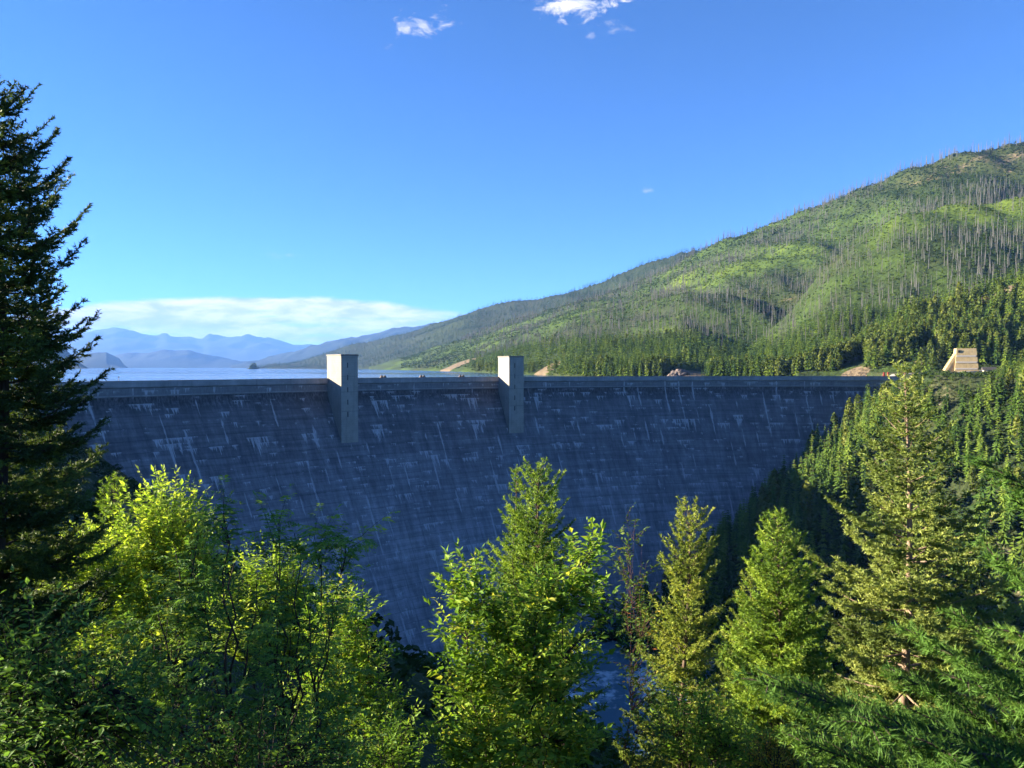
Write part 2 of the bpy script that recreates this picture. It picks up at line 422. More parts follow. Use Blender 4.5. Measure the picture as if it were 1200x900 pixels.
def build_water():
    m, nt, out = newmat('lake_water'); b = NB(nt)
    p = b.pos()
    mp = nt.nodes.new('ShaderNodeMapping'); b.link(p, mp.inputs[0]); mp.inputs['Scale'].default_value = (0.10, 0.22, 1)
    n = b.noise(mp.outputs[0], 1.0, 4, 0.6)
    mp2 = nt.nodes.new('ShaderNodeMapping'); b.link(p, mp2.inputs[0]); mp2.inputs['Scale'].default_value = (0.0006, 0.0042, 1)
    n2 = b.noise(mp2.outputs[0], 1.0, 3, 0.5)
    pr = b.principled(out, (0.02, 0.055, 0.085), 0.12, None, 0.5)
    b.link(b.math('MULTIPLY_ADD', b.smooth(n2, 0.4, 0.62), 0.16, 0.06), pr.inputs['Roughness'])
    bp = nt.nodes.new('ShaderNodeBump'); b.link(n, bp.inputs['Height']); bp.inputs['Distance'].default_value = 0.6
    b.link(b.math('MULTIPLY_ADD', b.smooth(n2, 0.4, 0.62), 0.22, 0.05), bp.inputs['Strength'])
    b.link(bp.outputs[0], pr.inputs['Normal'])
    ths = np.linspace(R(154), R(74), 90)
    rr = np.concatenate([[DR + 1.2], np.geomspace(DR + 40, 34000, 40)])
    T, Q = np.meshgrid(ths, rr)
    mb = MB(); grid(mb, DC[0] + Q * np.cos(T), DC[1] + Q * np.sin(T), LAKE + 0 * T)
    tag(mb.obj('lake', m, smooth=True), kind='structure')
    # river at the foot of the dam
    m2, nt, out = newmat('river_water'); b = NB(nt)
    p = b.pos()
    mp = nt.nodes.new('ShaderNodeMapping'); b.link(p, mp.inputs[0]); mp.inputs['Scale'].default_value = (1, 1, 1)
    n = b.noise(mp.outputs[0], 0.35, 4, 0.6); n2 = b.noise(p, 0.045, 5, 0.65)
    col = b.mix(b.smooth(n2, 0.50, 0.64), (0.10, 0.17, 0.20), (0.62, 0.66, 0.67))
    pr = b.principled(out, col, 0.12, b.bump(n, 0.3, 0.3), 0.5)
    P = np.array([[x, y] for x, y in CL])
    s = np.linspace(0.55, 6.5, 120); i = np.minimum(s.astype(int), len(P) - 2); f = (s - i)[:, None]
    c = P[i] * (1 - f) + P[i + 1] * f
    for _ in range(6): c[1:-1] = (c[:-2] + c[1:-1] * 2 + c[2:]) / 4
    tg = np.gradient(c, axis=0); tg /= np.linalg.norm(tg, axis=1)[:, None]; nm = np.stack([-tg[:, 1], tg[:, 0]], 1)
    w = np.linspace(-95, 75, 24)
    X = c[:, None, 0] + nm[:, None, 0] * w[None]; Yv = c[:, None, 1] + nm[:, None, 1] * w[None]
    mb = MB(); grid(mb, X, Yv, -166.2 + 0 * X)
    tag(mb.obj('river', m2, smooth=True), kind='structure')

# ------------------------------------------------------------------ dam
def dam_face_mat():
    m, nt, out = newmat('weathered_dam_concrete'); b = NB(nt)
    uvn = nt.nodes.new('ShaderNodeUVMap'); uvn.uv_map = 'UVMap'
    sp = b.sep(uvn.outputs[0]); u, v = sp[0], sp[1]          # metres along the arc, metres below the crest
    def streaks(H, shift, ufreq, thr, maxlen, gatef, gate0, gate1, seed):
        vv = b.math('DIVIDE', b.math('ADD', v, shift), H)
        row = b.math('FLOOR', vv); fr = b.math('MULTIPLY', b.math('FRACT', vv), H)
        rn = nt.nodes.new('ShaderNodeTexWhiteNoise'); rn.noise_dimensions = '1D'; b.link(b.math('ADD', row, seed), rn.inputs['W'])
        off = b.math('MULTIPLY', rn.outputs[0], 517.0)
        g = b.noise(b.comb(b.math('MULTIPLY_ADD', u, gatef, off), b.math('MULTIPLY', row, 3.71), seed), 1.0, 1.5, 0.5)
        n = b.noise(b.comb(b.math('MULTIPLY_ADD', u, ufreq, off), b.math('MULTIPLY', row, 7.3), seed + 3.0), 1.0, 4, 0.7)
        gm = b.smooth(g, gate0, gate1)
        ln = b.math('MULTIPLY', b.math('MULTIPLY', b.math('SUBTRACT', n, thr, clamp=True), maxlen), gm)
        hit = b.smooth(b.math('SUBTRACT', ln, fr), 0.0, 1.4)
        rim = b.math('MULTIPLY', gm, b.smooth(fr, 1.0, 0.35))     # crust right under the lift line
        return hit, rim
    h1, r1 = streaks(7.6, 2.0, 0.95, 0.42, 30.0, 0.085, 0.53, 0.67, 1.0)
    h2, r2 = streaks(22.8, 6.0, 0.55, 0.46, 80.0, 0.055, 0.55, 0.68, 9.0)
    h3, r3 = streaks(5.3, 0.6, 1.1, 0.44, 20.0, 0.12, 0.57, 0.69, 23.0)
    # block joints, 24.4 m apart, running down the fall line
    ju = b.math('DIVIDE', u, 12.2); jf = b.math('MULTIPLY', b.math('SUBTRACT', b.math('FRACT', ju), 0.5), 12.2)
    jd = b.math('ABSOLUTE', jf)
    wob = b.noise(b.comb(b.math('MULTIPLY', u, 0.7), b.math('MULTIPLY', v, 0.12), 4.0), 1.0, 3, 0.6)
    jl = b.noise(b.comb(b.math('MULTIPLY', b.math('FLOOR', ju), 3.7), b.math('MULTIPLY', v, 0.030), 2.0), 1.0, 2.5, 0.6)
    jw = b.math('MULTIPLY', b.smooth(jl, 0.50, 0.62), b.math('MULTIPLY_ADD', wob, 3.0, -0.75))
    joint = b.smooth(b.math('SUBTRACT', jw, jd), -0.15, 0.35)
    jdark = b.smooth(jd, 0.28, 0.10)
    # lower face paler, blotchy wash
    wash = b.noise(b.comb(b.math('MULTIPLY', u, 0.16), b.math('MULTIPLY', v, 0.035), 8.0), 1.0, 6, 0.68)
    band = b.noise(b.comb(b.math('MULTIPLY', u, 0.02), b.math('MULTIPLY', v, 0.30), 8.0), 1.0, 4, 0.6)
    fine = b.noise(b.comb(b.math('MULTIPLY', u, 0.9), b.math('MULTIPLY', v, 0.25), 3.0), 1.0, 5, 0.7)
    depth = b.smooth(v, 15.0, 150.0)
    f = b.math('MULTIPLY_ADD', b.math('SUBTRACT', wash, 0.5), 1.1, b.math('MULTIPLY_ADD', band, 0.7, 0.06))
    f = b.math('MULTIPLY_ADD', depth, 0.36, b.math('SUBTRACT', f, 0.10))
    f = b.math('MULTIPLY_ADD', b.math('SUBTRACT', fine, 0.5), 0.30, f)
    base = b.ramp(f, [(0.10, (0.064, 0.064, 0.066)), (0.34, (0.118, 0.115, 0.119)), (0.58, (0.20, 0.193, 0.199)), (0.82, (0.31, 0.30, 0.305))])
    # lift lines each 1.52 m, faint
    lf = b.math('ABSOLUTE', b.math('SUBTRACT', b.math('FRACT', b.math('DIVIDE', v, 1.52)), 0.5))
    lift = b.math('MULTIPLY', b.smooth(lf, 0.42, 0.5), b.smooth(wash, 0.45, 0.65))
    lf2 = b.math('ABSOLUTE', b.math('SUBTRACT', b.math('FRACT', b.math('DIVIDE', b.math('ADD', v, 2.0), 7.6)), 0.5))
    lift2 = b.smooth(lf2, 0.465, 0.5)
    dk = b.math('MAXIMUM', b.math('MULTIPLY', lift, 0.36), b.math('MAXIMUM', b.math('MULTIPLY', lift2, 0.5), b.math('MULTIPLY', jdark, 0.45)))
    col = b.mix(dk, base, (0.030, 0.030, 0.032))
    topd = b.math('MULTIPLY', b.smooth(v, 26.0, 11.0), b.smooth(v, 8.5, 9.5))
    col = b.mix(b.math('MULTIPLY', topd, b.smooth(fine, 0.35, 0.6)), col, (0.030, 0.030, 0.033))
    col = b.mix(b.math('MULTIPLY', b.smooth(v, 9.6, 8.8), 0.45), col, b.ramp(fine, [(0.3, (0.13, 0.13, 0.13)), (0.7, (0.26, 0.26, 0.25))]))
    w = b.math('MAXIMUM', b.math('MAXIMUM', h1, h2), h3)
    w = b.math('MULTIPLY', w, b.math('MULTIPLY_ADD', fine, 1.0, 0.1), clamp=True)
    rim = b.math('MULTIPLY', b.math('MAXIMUM', b.math('MAXIMUM', r1, r2), r3), b.smooth(fine, 0.42, 0.62))
    w = b.math('MAXIMUM', w, b.math('MULTIPLY', rim, 0.7))
    w = b.math('MAXIMUM', w, b.math('MULTIPLY', joint, b.math('MULTIPLY_ADD', fine, 1.1, 0.0)), clamp=True)
    lw = b.noise(b.comb(b.math('MULTIPLY', u, 0.42), b.math('MULTIPLY', v, 0.018), 12.0), 1.0, 5, 0.7)
    w = b.math('MAXIMUM', w, b.math('MULTIPLY', b.math('MULTIPLY', b.smooth(lw, 0.58, 0.72), b.smooth(v, 70.0, 170.0)), b.math('MULTIPLY', fine, 0.75)))
    col = b.mix(b.math('MULTIPLY', w, 0.80), col, (0.55, 0.54, 0.53))
    b.principled(out, col, 0.9, b.bump(fine, 0.3, 0.3), 0.2)
    return m

def arc_strip(mb, prof, n=220, th0=TH0, th1=TH1, closed=False):
    """sweep a profile of (offset downstream, z) along the arc"""
    th = np.linspace(th0, th1, n); prof = np.array(prof, float)
    T, O = np.meshgrid(th, prof[:, 0]); _, Zp = np.meshgrid(th, prof[:, 1])
    X = DC[0] + (DR - O) * np.cos(T); Y = DC[1] + (DR - O) * np.sin(T)
    grid(mb, X, Y, Zp)
    return T, prof
def build_dam():
    mid = (TH0 + TH1) / 2
    root = empty('dam', dam_pt(mid, 0, -170), 'huge curved concrete dam wall, blue grey with white streaks, holding back the lake', 'dam')
    inv = root.location.copy()
    def part(mb, name, mat, parent=root, smooth=False):
        o = mb.obj(name, mat, parent, smooth)
        o.matrix_parent_inverse = __import__('mathutils').Matrix.Translation(-inv) if parent == root else __import__('mathutils').Matrix()
        return o
    h = np.concatenate([np.linspace(4.3, 9, 5), np.linspace(9.5, 14, 8), np.linspace(16, 190, 60)])
    prof = np.stack([face_off(h), -h], 1)
    mb = MB(); n = 320
    th = np.linspace(TH0, TH1, n)
    T, O = np.meshgrid(th, prof[:, 0]); _, Z = np.meshgrid(th, prof[:, 1])
    grid(mb, DC[0] + (DR - O) * np.cos(T), DC[1] + (DR - O) * np.sin(T), Z)
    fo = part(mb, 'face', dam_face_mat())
    me = fo.data
    uv = me.uv_layers.new(name='UVMap')
    sl = np.concatenate([[0], np.cumsum(np.hypot(np.diff(prof[:, 0]), np.diff(prof[:, 1])))]) + 4.3
    U = (TH0 - T) * DR; V = np.repeat(sl[:, None], n, 1)
    UVv = np.stack([U, V], -1).reshape(-1, 2)
    li = np.zeros(len(me.loops), np.int32); me.loops.foreach_get('vertex_index', li)
    uv.data.foreach_set('uv', UVv[li].astype(np.float32).ravel())
    me.polygons.foreach_set('use_smooth', np.ones(len(me.polygons), bool))
    # crest: overhanging parapet on the downstream edge, road deck, upstream kerb wall
    mb = MB(); arc_strip(mb, [(0.0, -4.3), (0.35, -4.1), (1.1, -3.6), (1.1, -0.25), (1.25, -0.22), (1.25, 0.0), (0.55, 0.0), (0.55, -1.2)])
    part(mb, 'parapet', CONC_P)
    mb = MB(); arc_strip(mb, [(0.55, -1.2), (-9.0, -1.2)]); part(mb, 'roadway', ROADM)
    mb = MB(); arc_strip(mb, [(-9.0, -1.2), (-9.0, -0.35), (-9.6, -0.35), (-9.6, -30)]); part(mb, 'upstream_wall', CONC_P)
    mb = MB(); arc_strip(mb, [(0.02, -8.2), (0.35, -8.3), (0.35, -8.9), (0.02, -9.0)]); part(mb, 'ledge', CONC_P)

def build_tower(px, label):
    th = th_at_px(px, 20.0)
    org = dam_pt(th, 0, 0)
    inw = -np.array([math.cos(th), math.sin(th), 0]); tg = np.array([-math.sin(th), math.cos(th), 0]) * -1  # to the right seen from downstream
    root = empty('elevator_tower', org, label, 'dam tower', 'concrete towers on the dam')
    M = lambda p: inw * p[0] + tg * p[1] + np.array([0, 0, p[2]])
    hw = 6.2
    mb = MB(); box(mb, (-0.6, -hw, -60), (19.6, hw, 15.2), M); mb.obj('shaft', CONC, root)
    mb = MB(); box(mb, (-0.95, -hw - .35, 15.2), (19.95, hw + .35, 16.1), M); mb.obj('roof_slab', CAPM, root)
    for k in range(5):
        z1 = 10.5 - k * 8.2
        mb = MB(); box(mb, (19.5, -1.75, z1 - 3.4), (19.63, -1.05, z1), M); mb.obj('window', DARK, root)
    for k, z in enumerate((1.5, -9.0, -22.0)):
        mb = MB(); box(mb, (19.5, -hw + 0.02, z - .12), (19.68, hw - 0.02, z + .12), M); mb.obj('lift_joint', CAPM, root)

def build_crest_things():
    for i, (px, lb) in enumerate([(449, 'rusty gate hoist on the crest, nearest the larger lit tower'), (495, 'rusty gate hoist on the crest midway between the two towers'),
                                  (541, 'rusty gate hoist on the crest, closest to the smaller tower')]):
        th = th_at_px(px, -6.0); p = dam_pt(th, -6.0, -1.2)
        tg = np.array([math.sin(th), -math.cos(th), 0]); inw = -np.array([math.cos(th), math.sin(th), 0])
        M = lambda q: inw * q[0] + tg * q[1] + np.array([0, 0, q[2]])
        e = empty('gate_hoist', p, lb, 'gate hoist', 'gate hoists on the dam crest'); e.scale = (.85,) * 3
        mb = MB(); box(mb, (-1.2, -3.4, 0), (1.2, 3.4, 1.4), M); mb.obj('base', CONC_P, e)
        for s in (-1.5, 1.4):
            mb = MB()
            a = np.linspace(0, math.pi, 9)
            pr = np.stack([0 * a, s + 1.15 * np.cos(a), 1.4 + 1.9 * np.sin(a)], 1)
            for dx in (-.9, .9):
                pass
            v = np.concatenate([pr + np.array([-.9, 0, 0]), pr + np.array([.9, 0, 0])])
            q = [[i2, i2 + 1, 9 + i2 + 1, 9 + i2] for i2 in range(8)]
            v = np.array([M(x) for x in v])
            c0 = len(v); v = np.concatenate([v, [M((-.9, s, 1.4)), M((.9, s, 1.4))]])
            t = [[i2 + 1, i2, c0] for i2 in range(8)] + [[9 + i2, 9 + i2 + 1, c0 + 1] for i2 in range(8)]
            mb.add(v, q=q, t=t); mb.obj('winch_drum', RUST if s < 0 else ROOFM, e)
    th = th_at_px(139, -8.0)
    e = empty('lamp_post', dam_pt(th, -8.0, -1.2), 'small lamp post on the dam crest beside the dark spruce', 'lamp post')
    mb = MB(); tube(mb, [(0, 0, 0), (0, 0, 2.9)], [.16, .12], 8); mb.obj('pole', STEEL, e)
    mb = MB(); box(mb, (-.45, -.45, 2.9), (.45, .45, 3.5), taper=.4); mb.obj('lamp_head', STEEL, e)
    # right abutment
    o = W(1129, 441, 655); o[2] = -1.0
    ang = math.radians(20); ca, sa = math.cos(ang), math.sin(ang)
    M = lambda q: np.array([q[0] * ca + q[1] * sa, -q[0] * sa + q[1] * ca, q[2]])
    e = empty('anchor_block', o, 'pale stepped concrete block rising beside the far end of the dam', 'concrete block')
    mb = MB()
    v = [(-9.2, -8.6, -8), (11.4, -8.6, -8), (11.4, 8.6, -8), (-9.2, 8.6, -8), (-6.5, -5, 25), (8.5, -5, 25), (8.5, 6, 25), (-6.5, 6, 25)]
    mb.add([M(x) for x in v], q=[[0, 1, 5, 4], [1, 2, 6, 5], [2, 3, 7, 6], [3, 0, 4, 7], [4, 5, 6, 7]])
    mb.obj('block', CONC_L, e)
    mb = MB()
    for k in range(16):
        x0 = -7.0 - .85 * k; z1 = 20.0 - 1.5 * k
        box(mb, (x0 - .85, -4.4 - .2 * k, -8), (x0 + 1.5, 5.0 + .02 * k, z1), M)
    mb.obj('stepped_buttress', CONC_L, e)
    mb = MB()
    for k, z in enumerate((19.0, 13.5)):
        box(mb, (-5.5, -5.9 - .7 * k, z - .5), (7.5, -5.2, z), M)
    mb.obj('ledge', CONC_L, e)
    for z0, z1, yy in ((17.6, 19.0, 6.05), (12.2, 13.6, 6.75), (6.5, 7.9, 7.4)):
        mb = MB(); box(mb, (-5.9 - (25 - z0) * .09, -yy, z0), (7.6 + (25 - z0) * .09, -yy + 1.2, z1), M); mb.obj('recessed_band', SIDING, e)
    mb = MB(); box(mb, (-5.4, -5.75, 21.2), (-3.6, -5.0, 23.4), M); mb.obj('opening', DARK, e)
    o = W(1159, 441, 640); o[2] = -0.5
    e = empty('shed', o, 'small shed with dark roof on the slope right of the pale block', 'shed')
    mb = MB(); box(mb, (-4.5, -4, -3), (4.5, 4, 5.6), M); mb.obj('wall', SIDING, e)
    mb = MB(); v = [(-5.4, -5, 5.6), (5.4, -5, 5.6), (5.4, 5, 5.6), (-5.4, 5, 5.6), (-5.4, 0, 8.2), (5.4, 0, 8.2)]
    mb.add([M(x) for x in v], q=[[0, 1, 5, 4], [2, 3, 4, 5], [3, 2, 1, 0]], t=[[0, 4, 3], [1, 2, 5]]); mb.obj('roof', ROOFM, e)
    mb = MB(); box(mb, (-2.5, -4.06, 1.2), (2.5, -3.9, 3.6), M); mb.obj('window', DARK, e)
    for px, lb in ((1036, 'red marker post at the end of the crest road, left one of two'), (1041, 'red marker post at the end of the crest road, right one of two')):
        p = W(px, 440, 652); p[2] = -1.1
        e = empty('marker_post', p, lb, 'marker post', 'red marker posts by the crest road')
        mb = MB(); box(mb, (-.9, -.25, 0), (.9, .25, 4.2), taper=.25); mb.obj('post', REDP, e)
        mb = MB(); box(mb, (-1.1, -.4, -.6), (1.1, .4, 0)); mb.obj('foot', CONC_P, e)
    # approach road on the right abutment
    pts = [dam_pt(TH1 + R(3.5), -4, -0.5)[:2], (345, 640), (372, 645), (400, 650), (430, 668), (470, 690)]
    pts = np.array(pts); s = np.linspace(0, len(pts) - 1.001, 40); i = s.astype(int); f = (s - i)[:, None]
    c = pts[i] * (1 - f) + pts[i + 1] * f
    tg = np.gradient(c, axis=0); tg /= np.linalg.norm(tg, axis=1)[:, None]; nm = np.stack([-tg[:, 1], tg[:, 0]], 1)
    w = np.array([-9, -6, 6, 9.0]); dz = np.array([-4.0, 0, 0, -4.0])
    X = c[:, None, 0] + nm[:, None, 0] * w; Y = c[:, None, 1] + nm[:, None, 1] * w
    zz = np.maximum(ground_z(c[:, 0], c[:, 1]) + 0.8, -0.4)[:, None] + dz
    mb = MB(); grid(mb, X, Y, zz); tag(mb.obj('road', ROADM, smooth=True), kind='structure')

# ------------------------------------------------------------------ forest templates (height 1)
def conifer_tmpl(nw, nb, seed, width=0.16, trunk=True):
    g = np.random.default_rng(seed)
    v, q = [], []
    for k in range(nw):
        z = 0.10 + 0.88 * (k + g.uniform(-.3, .3)) / nw
        r = width * (1 - z) ** 0.8 * g.uniform(.8, 1.2) + 0.008
        a0 = g.uniform(0, 6.28)
        for j in range(nb):
            a = a0 + 6.283 * j / nb + g.uniform(-.3, .3)
            rr = r * g.uniform(.6, 1.25); da = g.uniform(.28, .45)
            up = g.uniform(.02, .05) * (1.1 - z) * 1.6; dr = g.uniform(.02, .07) * (1.15 - z)
            i = len(v)
            v += [(0, 0, z + up), (rr * .62 * math.cos(a - da), rr * .62 * math.sin(a - da), z - dr * .8),
                  (rr * math.cos(a), rr * math.sin(a), z - dr), (rr * .62 * math.cos(a + da), rr * .62 * math.sin(a + da), z - dr * .8)]
            q.append((i, i + 1, i + 2, i + 3))
    return np.array(v), np.array(q), np.zeros((0, 3), int)
def trunk_tmpl(r=0.014, top=0.92, n=5):
    mb = MB(); tube(mb, [(0, 0, -.06), (0, 0, .3), (0, 0, top)], [r, r * .75, r * .15], n)
    return mb
def blob_tmpl(nl, seed, w=0.26, zlo=.12, size=.11):
    g = np.random.default_rng(seed)
    v, q = [], []
    for k in range(nl):
        d = g.normal(size=3); d /= np.linalg.norm(d); rad = g.uniform(.45, 1) ** .5
        z = zlo + (1 - zlo) * (.5 + .5 * d[2] * rad)
        zz_ = min(max((z - zlo) / (1 - zlo), .02), .98); wz = math.sin(math.pi * zz_ ** .7) ** .8
        c = np.array([d[0] * rad * w * (.55 + .45 * wz), d[1] * rad * w * (.55 + .45 * wz), z])
        n = d + g.normal(size=3) * .6; n /= np.linalg.norm(n)
        a = np.cross(n, g.normal(size=3)); a /= np.linalg.norm(a); b2 = np.cross(n, a)
        s = size * g.uniform(.6, 1.3); i = len(v)
        v += [c + a * s, c + b2 * s * .7 + n * s * .15, c - a * s, c - b2 * s * .7 - n * s * .1]
        q.append((i, i + 1, i + 2, i + 3))
    return np.array(v), np.array(q), np.zeros((0, 3), int)

def build_forest():
    g = np.random.default_rng(101)
    con, asp = [], []     # rows: x, y, z, height, tint, zone
    # --- canyon walls downstream of the dam (zone 0 right, 1 left)
    def jitter_grid(x0, x1, y0, y1, st):
        X, Y = np.meshgrid(np.arange(x0, x1, st), np.arange(y0, y1, st))
        x = X.ravel() + g.uniform(-.48, .48, X.size) * st; y = Y.ravel() + g.uniform(-.48, .48, X.size) * st
        return x, y
    x, y = jitter_grid(60, 700, 180, 800, 6.6)
    d, t = river_d(x, y); z = ground_z(x, y); z = np.where(y > 655, np.maximum(z, hill_z(x, y)), z)
    rho = np.hypot(x - DC[0], y - DC[1]); th = np.arctan2(y - DC[1], x - DC[0])
    damhit = (th > R(75)) & (th < R(156)) & (rho > DR - face_off(-z) - 5) & (rho < DR + 120)
    px = CX + F * x / y
    ok = (d > 46) & (z < 14) & ~damhit & (px < 1330) & (px > 700)
    ok &= ~((np.abs(x - 395) < 30) & (np.abs(y - 655) < 26) & (z > -9)) & ~((z > -4) & (y > 618) & (y < 680) & (x < 385))
    ok &= g.uniform(size=len(x)) < (0.85 + 0.5 * fbm(x / 50, y / 50, 77))
    hgt = g.uniform(13, 29, len(x)) * np.where(z < -60, 1.1, 0.9)
    room = HC - z - (np.interp(px, [0, 1040, 1150, 1165, 1200, 1400], [449, 442, 443, 430, 418, 395]) - 430.5) / F * y
    hgt = np.where(y < 655, np.minimum(hgt, room * g.uniform(.8, 1.0, len(x))), hgt); ok &= hgt > 3.5
    ok &= (y < 648) | ((px > 1012) & (px < 1098) & (y > 664)) | (px > 1172)
    for i in np.nonzero(ok)[0]: (asp if g.uniform() < .09 else con).append((x[i], y[i], z[i], hgt[i], g.uniform(), 0 if y[i] < 655 else 2))
    x, y = jitter_grid(-420, 120, 120, 470, 11.0)
    d, t = river_d(x, y); z = ground_z(x, y)
    rho = np.hypot(x - DC[0], y - DC[1]); th = np.arctan2(y - DC[1], x - DC[0])
    damhit = (th > R(75)) & (th < R(156)) & (rho > DR - face_off(-z) - 6)
    px = CX + F * x / y
    ok = (d < -50) & (z > -163) & ~damhit & (px > -250)
    hgt = g.uniform(9, 17, len(x))
    vis = 430.5 + F * (HC - z - hgt) / y       # tops stay below the shrub line of the photo
    lim = np.interp(px, [-300, 60, 250, 420, 520, 700], [560, 585, 640, 705, 790, 870])
    ok &= (vis > lim) & ~((x > -180) & (x < -5) & (y > 190) & (z < -50))
    for i in np.nonzero(ok)[0]:
        (con if g.uniform() < .6 else asp).append((x[i], y[i], z[i], hgt[i], g.uniform(), 1))
    # --- lakeshore forest and hillside
    def polar(n, p0, p1, dlo, dhi):
        px = g.uniform(p0, p1, n); lo = np.interp(px, *dlo); hi = np.interp(px, *dhi)
        D = np.sqrt(g.uniform(0, 1, n) * (hi ** 2 - lo ** 2) + lo ** 2)
        return px, D, (px - CX) / F * D
    shore = (RB['px'], RB['df'])
    # band close to the water
    px, D, x = polar(5200, 545, 1240, shore, (RB['px'], RB['df'] * 1.42))
    z = hill_z(x, D)
    p2, D2, x2 = polar(2600, 560, 1180, shore, (RB['px'], RB['df'] * 1.07)); px = np.concatenate([px, p2]); D = np.concatenate([D, D2]); x = np.concatenate([x, x2]); z = hill_z(x, D)
    rock = ((px > 785) & (px < 812) & (D < 1030)) | ((px > 985) & (px < 1016) & (D < 800))
    ok = (z > LAKE + .5) & ~rock & (g.uniform(size=len(px)) < 0.85)
    ok &= ~((px > 1095) & (px < 1168) & (D < 665)) & (bare(px, D) < .25)
    A = (fbm(x / 90, D / 120, 61) + g.normal(size=len(px)) * .2) > np.where(D < np.interp(px, *shore) * 1.06, 0.22, 0.5)
    A |= (px > 1050) & (D < np.interp(px, RD['px'], RD['dc'])) & (g.uniform(size=len(px)) < .12)
    for i in np.nonzero(ok)[0]:
        (asp if A[i] else con).append((x[i], D[i], z[i], g.uniform(14, 31) * (0.85 if A[i] else 1), min(1, g.uniform() * .75 + .25 + .2 * (px[i] > 1040 and D[i] < np.interp(px[i], RD['px'], RD['dc']))), 2))
    # mid slopes: patches of live conifers
    px, D, x = polar(17000, 440, 1300, (RB['px'], RB['df'] * 1.3), (RB['px'], RB['dc'] * 1.0))
    z = hill_z(x, D)
    spurtop = (np.abs(D - np.interp(px, RCc['px'], RCc['dc'])) < 130) & (px > 1000)
    frac = (D - np.interp(px, *shore)) / (np.interp(px, RB['px'], RB['dc']) - np.interp(px, *shore))
    den = np.maximum(0.85 - 0.9 * frac + 2.4 * fbm(x / 300, D / 300, 63, 3), 0.22)
    den = np.where(px < 720, den * 0.7 + 0.15, den)
    den = np.where(spurtop, 0.05, den)
    ok = (z > LAKE + 1) & (g.uniform(size=len(px)) < den) & (bare(px, D) < .25)
    for i in np.nonzero(ok)[0]: con.append((x[i], D[i], z[i], g.uniform(11, 23), g.uniform() * .8, 3))
    # far ridge
    px, D, x = polar(9000, 300, 840, (RA['px'], RA['df']), (RA['px'], RA['dc'] * 1.02))
    z = far_z(x, D); ok = z > LAKE + 1
    for i in np.nonzero(ok)[0]: con.append((x[i], D[i], z[i], g.uniform(20, 38), g.uniform() * .35, 4))
    con = np.array(con); asp = np.array(asp)
    # snags (fire killed trunks)
    px, D, x = polar(13000, 540, 1320, (RB['px'], RB['df'] * 1.28), (RB['px'], RB['dc'] * 1.01))
    z = hill_z(x, D)
    den = 0.36 + 1.7 * fbm(x / 300, D / 300, 71, 3) + 0.15 * sstep(800, 1000, px)
    bandf = np.sin(z / 27.0 + 3 * fbm(x / 300, D / 300, 72, 2)); den = den + .25 * bandf * sstep(2, 5, D / 300)
    spur = np.abs(D - np.interp(px, RCc['px'], RCc['dc']) + 40) < 110
    den = np.where(spur & (px > 1000), 0.22, den)
    ok = (z > LAKE + 20) & (g.uniform(size=len(px)) < den)
    sn = np.stack([x, D, z, g.uniform(14, 30, len(px)), g.uniform(size=len(px))], 1)[ok]
    px = g.uniform(600, 1240, 420); D = np.interp(px, RB['px'], RB['dc']) * g.uniform(.985, 1.005, 420); x = (px - CX) / F * D
    sky = np.stack([x, D, hill_z(x, D), g.uniform(14, 36, 420), g.uniform(size=420)], 1)
    # ---------------- individuals: those that show largest
    def score(A):
        px = CX + F * A[:, 0] / A[:, 1]
        s = A[:, 3] / A[:, 1]
        return np.where((px > 5) & (px < 1195), s, 0)
    def hidden(A):
        """tops behind the near trees, the dam or a nearer ridge do not count as showing"""
        px = CX + F * A[:, 0] / A[:, 1]; top = 430.5 + F * (HC - A[:, 2] - A[:, 3] * .9) / A[:, 1]
        lim = np.interp(px, [0, 60, 110, 250, 420, 500, 510, 720, 760, 840, 880, 955, 1000, 1060, 1140, 1170, 1200],
                        [85, 420, 560, 600, 690, 740, 640, 640, 660, 620, 640, 640, 520, 430, 560, 640, 660])
        return top > lim
    def split(A, n):
        s = score(A) * np.where(hidden(A), 0, 1)
        order = np.argsort(-s); pick = order[:n]; pick = pick[s[pick] > 0]
        m = np.zeros(len(A), bool); m[pick] = True
        return A[m], A[~m]
    ci, cs = split(con, 300); ai, as_ = split(asp, 290); si, ss = split(np.concatenate([sn, sky]), 290)
    cm = [(MB(), conifer_tmpl(17, 9, 200 + k, g.uniform(.17, .23))) for k in range(7)]
    cmesh = []
    for k, (mb, tm) in enumerate(cm):
        mb.add(tm[0], q=tm[1], tint=0.5 + np.repeat(g.uniform(-.14, .14, len(tm[1])), 4)); cmesh.append(mb.mesh('crown', FOREST_OBJ))
    tmesh = trunk_tmpl().mesh('trunk', BARK)
    ZG = {0: ('green conifer in the dense stand on the steep canyon slope right of the dam', 'conifers on the canyon slope right of the dam'),
          1: ('small conifer far below on the near canyon bank', 'conifers on the near canyon bank'),
          2: ('green conifer in the lakeshore woods just above the dam crest', 'conifers of the lakeshore woods'),
          3: ('small conifer scattered among dead trunks on the big hillside', 'conifers scattered on the hillside'),
          4: ('tiny conifer on the hazy ridge across the water', 'conifers on the hazy ridge')}
    for k, a in enumerate(ci):
        lb, gp = ZG[int(a[5])]
        e = empty('conifer_tree', (a[0], a[1], a[2] - .4), lb, 'conifer', gp, rotz=g.uniform(0, 6.28))
        s = a[3] * g.uniform(.85, 1.15); e.scale = (s, s, a[3])
        for nm, me in (('trunk', tmesh), ('crown', cmesh[k % 7])):
            o = bpy.data.objects.new(nm, me); C.objects.link(o); o.parent = e
    am = []
